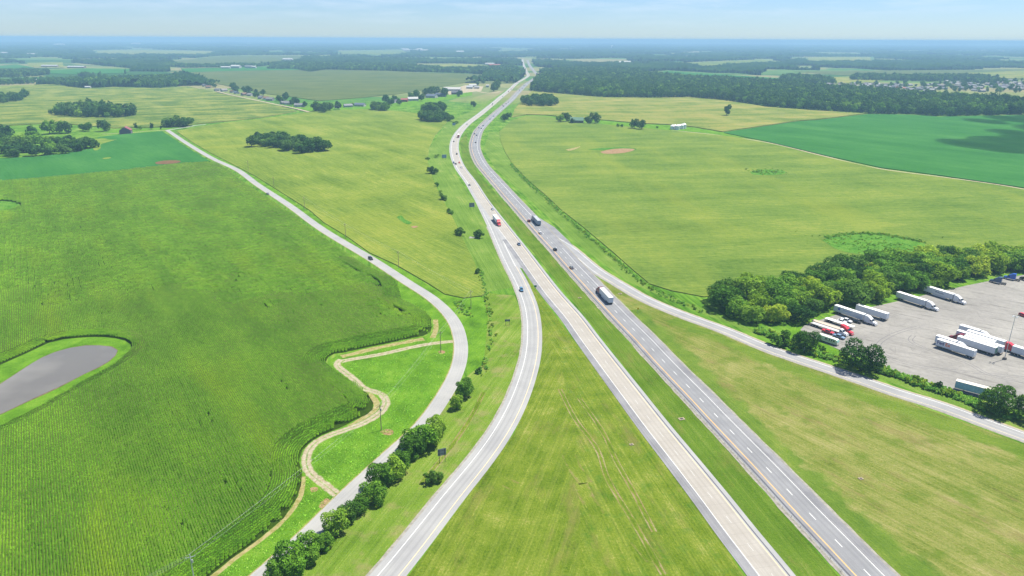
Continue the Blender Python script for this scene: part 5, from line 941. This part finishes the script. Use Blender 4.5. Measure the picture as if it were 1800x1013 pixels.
POLES = [((345, 1040), 11.5, 'grey'), ((670.5, 757), 10.5, ''), ((775, 620), 10.5, ''), ((828, 544), 10.5, ''), ((701, 472), 11, ''), ((608, 420), 11, ''), ((536, 369), 11, ''), ((482, 331.5), 11, ''), ((437, 301), 11, '')]
LABP = ['pale utility pole with a crossarm rising in front of the near corn', 'dark utility pole beside the loop of the dirt track', 'utility pole at the mouth of the dirt track', 'utility pole in the grass right of the country road bend', 'utility pole at the edge of the yellow field, nearest the bend', 'utility pole at the yellow field edge, below the clump of black marks', 'utility pole at the yellow field edge, halfway up the road', 'faint utility pole far up the country road', 'farthest faint utility pole along the country road']
pp = []
for (px, hgt, c), lab in zip(POLES, LABP):
    p = pt(px); t = empty('utility_pole', (p[0], p[1], 0), radians(25 if px[1] > 530 else 60)); m = M_galv if c else M_wood; V, F = [], []; tube(V, F, (0, 0, 0), (0, 0, hgt), .17, .11, 8); mesh('pole', V, F, m, t); boxes('crossarm', [(-1.2, 1.2, .13, .23, hgt-1.0, hgt-.86)], m, t)
    for x in (-1.1, 0, 1.1): V, F = [], []; z0 = hgt if x == 0 else hgt-.86; y = 0 if x == 0 else .18; tube(V, F, (x, y, z0), (x, y, z0+.2), .05, .035, 6); mesh('insulator', V, F, M_lampw, t)
    V, F = [], []; tube(V, F, (.32, 0, hgt-2.6), (.32, 0, hgt-1.7), .2, .2, 8); mesh('transformer', V, F, M_galv, t) if px[1] in (757, 1040) else None
    tag(t, lab, 'utility pole'); pp.append((np.array(p), hgt, t.rotation_euler.z))
M_wire = plain('aluminium_wire', (.36, .38, .36, 1), .5)
for i in range(6):
    (a, ha, ra), (b, hb2, rb) = pp[i], pp[i+1]
    if i == 0: labw = 'pair of power lines from the near corn pole to the dirt track loop'
    V, F = [], []
    for x in (-1.1, 0, 1.1):
        za, zb = (ha+.2, hb2+.2) if x == 0 else (ha-.66, hb2-.66); q0 = None
        for k in range(11):
            u_ = k/10; c = a*(1-u_)+b*u_; r_ = ra*(1-u_)+rb*u_; y = 0 if x == 0 else .18; q = (c[0]+x*cos(r_)-y*sin(r_), c[1]+x*sin(r_)+y*cos(r_), za*(1-u_)+zb*u_ - 4*u_*(1-u_)*.9)
            if q0: tube(V, F, q0, q, .015, .015, 4)
            q0 = q
    tag(mesh('power_line', V, F, M_wire), ['power lines from the near corn pole over the dirt track loop', 'power lines over the bright green triangle of grass', 'power lines crossing the country road at its bend', 'power lines along the yellow field edge above the bend', 'power lines along the middle of the yellow field edge', 'power lines along the far yellow field edge'][i], 'power line')
q = pp[0][0]; V, F = [], []
for x in (-1.1, 0, 1.1): tube(V, F, (q[0]+x*.9, q[1]+x*.42, 11.7 if x == 0 else 10.84), (q[0]-52+x*.9, q[1]-58+x*.42, 10.5), .015, .015, 4)
tag(mesh('power_line', V, F, M_wire), 'power lines running from the near corn pole out of the picture', 'power line')
# lamp mast in the lot
p = pt((1765.5, 632)); t = empty('lamp_mast', (p[0], p[1], .05)); V, F = [], []; tube(V, F, (0, 0, .9), (0, 0, 20.5), .16, .09, 8); mesh('mast', V, F, M_galv, t); V, F = [], []; tube(V, F, (0, 0, 0), (0, 0, .95), .9, .75, 10); mesh('base', V, F, plain('dark_concrete', (.12, .11, .10, 1), .9), t)
boxes('crossarm', [(-1.1, 1.1, -.05, .05, 20.4, 20.5), (-.05, .05, -1.1, 1.1, 20.4, 20.5)], M_galv, t)
for x, y in ((1, 0), (-1, 0), (0, 1), (0, -1)): boxes('lamp_head', [(x-.3, x+.3, y-.3, y+.3, 20.2, 20.45, .06, .06)], M_boxroof, t)
tag(t, 'tall steel lamp mast with a dark concrete foot in the truck lot', 'lamp mast')
p = pt((1440, 611)); t = empty('lamp_post', (p[0], p[1], 0)); V, F = [], []; tube(V, F, (0, 0, 0), (0, 0, 4.2), .07, .05, 6); mesh('post', V, F, M_dark, t); boxes('lamp_head', [(-.2, .2, -.5, .3, 4.2, 4.4)], M_dark, t); tag(t, 'short dark lamp post in the grass beside the motorhome', 'lamp post')
# cable barrier along the right carriageway
t = empty('cable_barrier', (0, 0, 0)); d = 0; k = 0; V, F = [], []; send = RC.sofy(470); q0 = None; VR_, FR_ = [], []; nfar = 0
while d < send:
    q = RC.at(d, -6.45)[0]
    if k < 95: boxes('post', [(q[0]-.05, q[0]+.05, q[1]-.05, q[1]+.05, 0, .95)], M_galv, t)
    else: box(VR_, FR_, q[0]-.05, q[0]+.05, q[1]-.05, q[1]+.05, 0, .95); nfar += 1
    if q0 is not None:
        for z in (.5, .66, .8): tube(V, F, (q0[0], q0[1], z), (q[0], q[1], z), .02, .02, 4)
    q0 = q; d += 4.6; k += 1
mesh('cable', V, F, M_galv, t)
if nfar: tag(mesh('post', VR_, FR_, M_dark, t), kind='stuff')
tag(t, 'cable barrier on thin dark posts along the grey carriageway', 'barrier')
for px, s, lab in (((1198, 737), 1.5, 'concrete storm drain in the median, nearest the camera'), ((1019, 524), 1.2, 'small storm drain in the median beside the red truck'), ((1090, 517), 1.3, 'storm drain in the grass point beside the right ramp'), ((1110, 782), 1.0, 'dark drain opening in the wide grass wedge'), ((1513, 842), 1.0, 'dark drain hole in the dry grass right of the highway'), ((1202, 513), 1.0, 'small culvert mouth by the ditch weeds')):
    s *= .75; p = pt(px); t = empty('storm_drain', (p[0], p[1], 0), radians(15)); boxes('slab', [(-s, s, -s*.75, -s*.45, .02, .22), (-s, s, s*.45, s*.75, .02, .22), (-s, -s*.55, -s*.45, s*.45, .02, .22), (s*.55, s, -s*.45, s*.45, .02, .22)], plain('drain_concrete', alb(206, 190, 158), .9), t); boxes('grate', [(-s*.55, s*.55, -s*.45, s*.45, .01, .08)], M_dark, t); tag(t, lab, 'drain')
p = pt((830, 418)); boxes('stone_slab', [(p[0]-2.2, p[0]+2.2, p[1]-2.0, p[1]+2.0, 0, .35, .4, .4)], plain('pale_stone', alb(190, 190, 176), .9)); tag(C.objects['stone_slab'], 'pale stone slab between two round bushes', 'slab')
RK = Road([(1407.5, 581), (1409, 576), (1416, 571.5)], .5); V, F = [], []
for w_px in [[(1409, 583), (1420, 590.5), (1432, 596), (1442, 601)]]:
    r = Road(w_px, 1); 
    for q, n in zip(r.p, r.nr): V += [(*(q-.1*n), .05), (*(q+.1*n), .05), (*(q+.1*n), .3), (*(q-.1*n), .3)]
    m_ = len(r.p); F += [(4*i+j, 4*i+(j+1) % 4, 4*i+4+(j+1) % 4, 4*i+4+j) for i in range(m_-1) for j in range(4)]
tag(fixn(mesh('kerb', V, F, M_shouldL)), kind='structure')

# ------------------------------------------------------------ buildings
def house(px, L, Wd, hgt, rise, ang, wallc, roofc, label, group=None, name='house', win=2, chimney=False, z=0, cat=None):
    p = pt(px); t = empty(name, (p[0], p[1], z), ang)
    wm = plain('wall_%02x%02x%02x' % wallc, alb(*[min(255, c) for c in wallc]), .8); rm = plain('roof_%02x%02x%02x' % roofc, alb(*roofc), .8, 0, .06); V, F = [], []
    prism(V, F, [(-Wd/2, 0), (Wd/2, 0), (Wd/2, hgt), (0, hgt+rise), (-Wd/2, hgt)], L/2); w = fixn(mesh('wall', V, F, wm, t)); V, F = [], []; e = .45; k = rise/(Wd/2)
    prism(V, F, [(-Wd/2-e, hgt-e*k+.03), (0, hgt+rise+.03), (Wd/2+e, hgt-e*k+.03), (Wd/2+e, hgt-e*k+.28), (0, hgt+rise+.30), (-Wd/2-e, hgt-e*k+.28)], L/2+e); r = fixn(mesh('roof', V, F, rm, t))
    if chimney: boxes('chimney', [(L*.2, L*.2+.8, -.4, .4, hgt+rise*.5, hgt+rise+1)], plain('chimney_brick', alb(150, 100, 80), .9), r)
    for i in range(win):
        x = (i+.5)/win*L - L/2
        for s in (-1, 1): boxes('window', [(x-.6, x+.6, s*(Wd/2+.015)-.02, s*(Wd/2+.015)+.02, hgt*.38, hgt*.72)], M_glass, w)
    if win: boxes('door', [(-.5, .5, -Wd/2-.05, -Wd/2-.005, 0, min(2.1, hgt*.8))], M_wood, w)
    return tag(t, label, cat or ('barn' if 'barn' in name or 'shed' in name else 'house'), group)
WH, GRY, BLU, RED, BRN, CRM = (235, 235, 232), (150, 150, 155), (120, 135, 160), (190, 90, 80), (150, 110, 90), (225, 215, 190)
house((222, 235), 15, 15, 5.2, 4.8, radians(-72), (150, 136, 156), (176, 100, 106), 'old grey wooden barn with a rusty red roof beside the soybeans', name='barn', win=0)
house((1014, 216), 22, 14, 4.5, 4.5, radians(-8), (120, 130, 120), (110, 160, 130), 'farmhouse with a green roof among trees in the corn')
p = None
for i, (px, r, hh) in enumerate([((1182, 227.5), 3.6, 5.2), ((1186.3, 227.2), 3.0, 5.6), ((1190.5, 228.2), 3.7, 6), ((1194.3, 226.8), 2.9, 5.6), ((1198.3, 226.8), 3.3, 6), ((1202.3, 226), 3.3, 6.4)]):
    p = pt(px); t = empty('grain_bin', (p[0], p[1], 0)); V, F = [], []; tube(V, F, (0, 0, 0), (0, 0, hh), r, r, 20); mesh('bin_wall', V, F, plain('bin_steel', (.66, .68, .72, 1), .45, .2), t); V, F = [], []; tube(V, F, (0, 0, hh+.01), (0, 0, hh+r*.6), r+.2, .5, 20); rf = mesh('roof', V, F, P_white, t); V, F = [], []; tube(V, F, (0, 0, hh+r*.6), (0, 0, hh+r*.6+.5), .5, .45, 8); mesh('cap', V, F, M_galv, rf); boxes('ladder', [(-.25, .25, -r-.15, -r-.02, .3, hh)], M_galv, t)
    tag(t, ['widest white grain bin at the left end of the row', 'narrow white grain bin second from the left end', 'white grain bin standing forward of the row', 'narrow white grain bin in the middle of the row', 'white grain bin second from the right end of the row', 'tallest white grain bin at the right end of the row'][i], 'grain bin', 'grain bins on the farm strip')
# village beside the long road, near end first
for px, L, Wd, hgt, wc, rc, lab in [((527, 188), 20, 11, 4, WH, GRY, 'white house with a grey roof at the near end of the village'), ((612, 188.5), 17, 10, 3.5, WH, (170, 170, 178), 'low white house right of the village end clump'), ((633, 187), 22, 11, 3.6, WH, BLU, 'long white house with a blue grey roof left of the broad clump'), ((593, 190.5), 10, 8, 3, WH, GRY, 'small white house half hidden behind a tree by the village end'),
        ((711, 179), 15, 11, 4.5, RED, (196, 110, 104), 'red shed with a faded red roof'), ((726, 177), 24, 13, 4.2, WH, WH, 'white shed with a white roof right of the red one'), ((759, 172), 26, 14, 4.5, WH, BLU, 'white house with a blue grey roof below tall trees'), ((775, 170), 24, 13, 5, (130, 140, 150), (90, 104, 130), 'house with a dark blue roof left of the long white barn'), ((795, 160), 46, 17, 5, WH, (240, 238, 232), 'long white metal barn at the farm yard'), ((803, 166), 26, 14, 4.5, (160, 120, 110), (120, 120, 130), 'brick house in front of the long white barn'),
        ((831, 153), 22, 12, 4.5, WH, WH, 'white shed at the back of the farm yard'), ((826, 156), 18, 12, 4.5, WH, (225, 228, 232), 'smaller white shed in the middle of the farm yard'), ((838, 156), 14, 9, 4, CRM, (200, 200, 200), 'cream shed at the right of the farm yard'), ((857, 153.5), 9, 7, 5, WH, WH, 'little white hut alone right of the farm yard'), ((690, 181), 12, 9, 3.5, WH, GRY, 'small white house behind the round village tree'), ((697, 180), 10, 8, 3.5, CRM, GRY, 'tiny cream house left of the red shed')]:
    house(px, L, Wd, hgt, Wd*.28, radians(random.uniform(-28, 28)), wc, rc, lab, name='shed' if 'shed' in lab else ('barn' if 'barn' in lab else 'house'))
g = random.Random(11)
for i, (px, py) in enumerate([(336, 143), (345, 141), (350, 145), (360, 152), (366, 155), (383, 160), (394, 161), (409, 163), (416, 165), (430, 168), (440, 169), (460, 174), (468, 175), (475, 177), (500, 183), (506, 184)]):
    house((px, py), g.uniform(12, 19), g.uniform(9, 12), 3.6, g.uniform(2.5, 3.6), g.uniform(-.9, .9), g.choice([WH, WH, CRM, (180, 180, 186)]), g.choice([GRY, BLU, (170, 165, 165), BRN]), 'small pale house among trees along the village street', 'houses along the village street', win=1)
# housing estate beyond the forest
for i in range(150):
    u_ = g.random(); px = 1452 + u_*350; py = 152 + g.uniform(-3.5, 2.5) + (g.uniform(0, 9) if px > 1560 else 0) - (7*g.random() if px > 1660 else 0)
    house((px, py), g.uniform(11, 18), g.uniform(8, 11), g.uniform(3, 4.6), g.uniform(2.6, 3.6), g.choice([.3, -1.2])+g.uniform(-.2, .2), g.choice([WH, CRM, (200, 200, 205), (190, 170, 160)]), g.choice([(165, 165, 172), (150, 148, 155), (135, 135, 148), (178, 168, 164), (205, 202, 200), (190, 120, 100) if i % 7 == 0 else (160, 160, 168)]), 'small house in the pale housing estate beyond the forest', 'houses of the estate beyond the forest', win=0)
# far farm buildings
for px, py, L, Wd, hgt, wc, rc, lab, nm in [(72, 144, 44, 14, 6, (150, 110, 110), (240, 240, 240), 'left of the two white roofed barns at the wood edge', 'barn'), (87, 144, 40, 14, 6, (150, 110, 110), (240, 240, 240), 'right of the two white roofed barns at the wood edge', 'barn'), (155, 155.5, 14, 8, 4, WH, WH, 'little white hut in front of the left wood', 'shed'), (88, 118, 70, 16, 6, (180, 150, 150), WH, 'long white roofed barn on the brownish far field', 'barn'), (135, 120, 80, 18, 6, (180, 150, 150), WH, 'longest white roofed barn on the far green field', 'barn'),
        (397, 121, 40, 16, 7, WH, WH, 'low white barn, leftmost behind the brown tinged field', 'barn'), (415, 120.5, 42, 24, 10, WH, WH, 'tall white barn second from left behind the brown tinged field', 'barn'), (437, 120.5, 30, 20, 9, WH, GRY, 'white barn with a grey roof behind the brown tinged field', 'barn'), (445, 120.5, 28, 16, 8, WH, WH, 'white barn right of the grey roofed one', 'barn'), (522, 120.5, 46, 18, 8, (170, 110, 100), (190, 120, 110), 'reddish barn beside the tree belt', 'barn'), (528, 121.5, 24, 16, 7, WH, WH, 'white shed in front of the reddish barn', 'shed'),
        (679, 115.5, 50, 18, 7, RED, (244, 244, 244), 'left of three red barns with white roofs', 'barn'), (688, 115.5, 44, 18, 7, RED, (244, 244, 244), 'middle of three red barns with white roofs', 'barn'), (697, 115.3, 54, 18, 7, RED, (244, 244, 244), 'right of three red barns with white roofs', 'barn'), (716, 115.5, 34, 16, 7, WH, WH, 'white barn right of the three red barns', 'barn'), (861, 114.5, 50, 18, 7, WH, WH, 'white roofed shed near the far highway', 'shed'), (869, 117, 60, 20, 7, RED, (200, 110, 100), 'red roofed buildings near the far highway', 'barn'),
        (986, 133.5, 34, 20, 7, RED, (200, 60, 66), 'red roofed house at the corner of the forest', 'house'), (979, 139, 40, 18, 5, WH, WH, 'white roofed barn at the corner of the forest', 'barn'), (1096, 112.5, 90, 30, 8, WH, WH, 'pale flat building deep in the far woods', 'barn'), (712, 88, 90, 30, 14, WH, WH, 'white shed on the skyline woods, leftmost of a group', 'shed'), (722, 90.5, 170, 40, 12, WH, WH, 'long white shed in the skyline woods', 'shed'), (738, 89, 70, 40, 16, WH, WH, 'white shed second from the right in the skyline group', 'shed'), (746, 91.5, 80, 40, 16, WH, WH, 'white shed at the right of the skyline group', 'shed'), (809, 94.5, 70, 40, 18, WH, WH, 'bright white shed alone in the skyline woods', 'shed'), (506, 107, 60, 26, 9, WH, WH, 'white barn on the far brownish field', 'barn'), (239, 79.5, 150, 60, 26, WH, WH, 'white shed on the left skyline', 'shed'), (58, 98.5, 70, 30, 12, WH, WH, 'white barn in the far left woods', 'barn'), (6, 96, 70, 30, 12, WH, WH, 'white barn at the far left picture edge', 'barn'), (105, 81, 150, 50, 22, WH, WH, 'white shed in the left skyline woods', 'shed')]:
    house((px, py), L, Wd, hgt, Wd*.22, radians(random.uniform(-12, 12)), wc, rc, lab, name=nm, win=0)
# water tower on the horizon
p = pt((1075, 87)); k_ = 1/ppm(87); t = empty('water_tower', (p[0], p[1], 0)); V, F = [], []; hh = 44
for i in range(6): a = i*pi/3; tube(V, F, (cos(a)*10, sin(a)*10, 0), (cos(a)*7, sin(a)*7, hh-6), .7, .6, 6)
tube(V, F, (0, 0, 0), (0, 0, hh-8), 1.2, 1.2, 8); mesh('leg', V, F, P_white, t); bm = bmesh.new(); bmesh.ops.create_uvsphere(bm, u_segments=20, v_segments=12, radius=1, matrix=Matrix.Translation((0, 0, hh)) @ Matrix.Diagonal((13, 13, 9, 1))); me = bpy.data.meshes.new('tank'); bm.to_mesh(me); bm.free(); me.materials.append(P_white); link(bpy.data.objects.new('tank', me), t); tag(t, 'white water tower standing above the far woods', 'water tower')
# ------------------------------------------------------------ the air, and the cloud whose shadow lies on the soybeans
def build_haze():
    V, F = [], []; box(V, F, -26500, 26500, -400, 26500, -1, 142); o = fixn(mesh('haze', V, F)); t = NT('haze_air'); o.data.materials.append(t.m)
    v = t.n('ShaderNodeVolumePrincipled', {'Color': (.34, .56, .82, 1), 'Density': .000135, 'Anisotropy': .0}); t.t.links.new(v.outputs[0], t.out.inputs['Volume']); tag(o, kind='stuff')
build_haze()
def cloud():
    V, F = [], []; t = 640 / SUND.z
    bm = bmesh.new()
    for px, py, r in [(1700, 254, 45), (1745, 258, 60), (1800, 255, 75), (1690, 252, 30), (1730, 214, 40), (1790, 211, 60), (1850, 212, 70), (1860, 250, 80), (1780, 234, 40), (1850, 230, 60), (1930, 235, 110), (1840, 196, 80), (1800, 190, 60)]:
        p = G(px, py) + SUND*t; m = Matrix.Translation(p) @ Matrix.Diagonal((r*.75, r*1.25, 26, 1)); bmesh.ops.create_icosphere(bm, subdivisions=3, radius=1, matrix=m)
    for v in bm.verts: v.co += Vector((random.uniform(-5, 5), random.uniform(-5, 5), random.uniform(-4, 4)))
    me = bpy.data.meshes.new('cloud'); bm.to_mesh(me); bm.free(); t = NT('cloud_white'); lw = t.n('ShaderNodeLayerWeight', {'Blend': .5}).outputs['Facing']; a = t.rng(lw, .0, .95, .46, .0); d = t.n('ShaderNodeBsdfDiffuse', {'Color': (.85, .86, .88, 1)}); tr = t.n('ShaderNodeBsdfTransparent')
    t.t.links.new(t.n('ShaderNodeMixShader', {0: a, 1: tr.outputs[0], 2: d.outputs[0]}).outputs[0], t.out.inputs[0]); me.materials.append(t.m)
    co = link(bpy.data.objects.new('cloud', me)); rm = co.modifiers.new('remesh', 'REMESH'); rm.mode = 'VOXEL'; rm.voxel_size = 7; rm.use_smooth_shade = True
    tag(co, 'small puffy white cloud drifting above the soybean field', 'cloud', kind='stuff')
cloud()
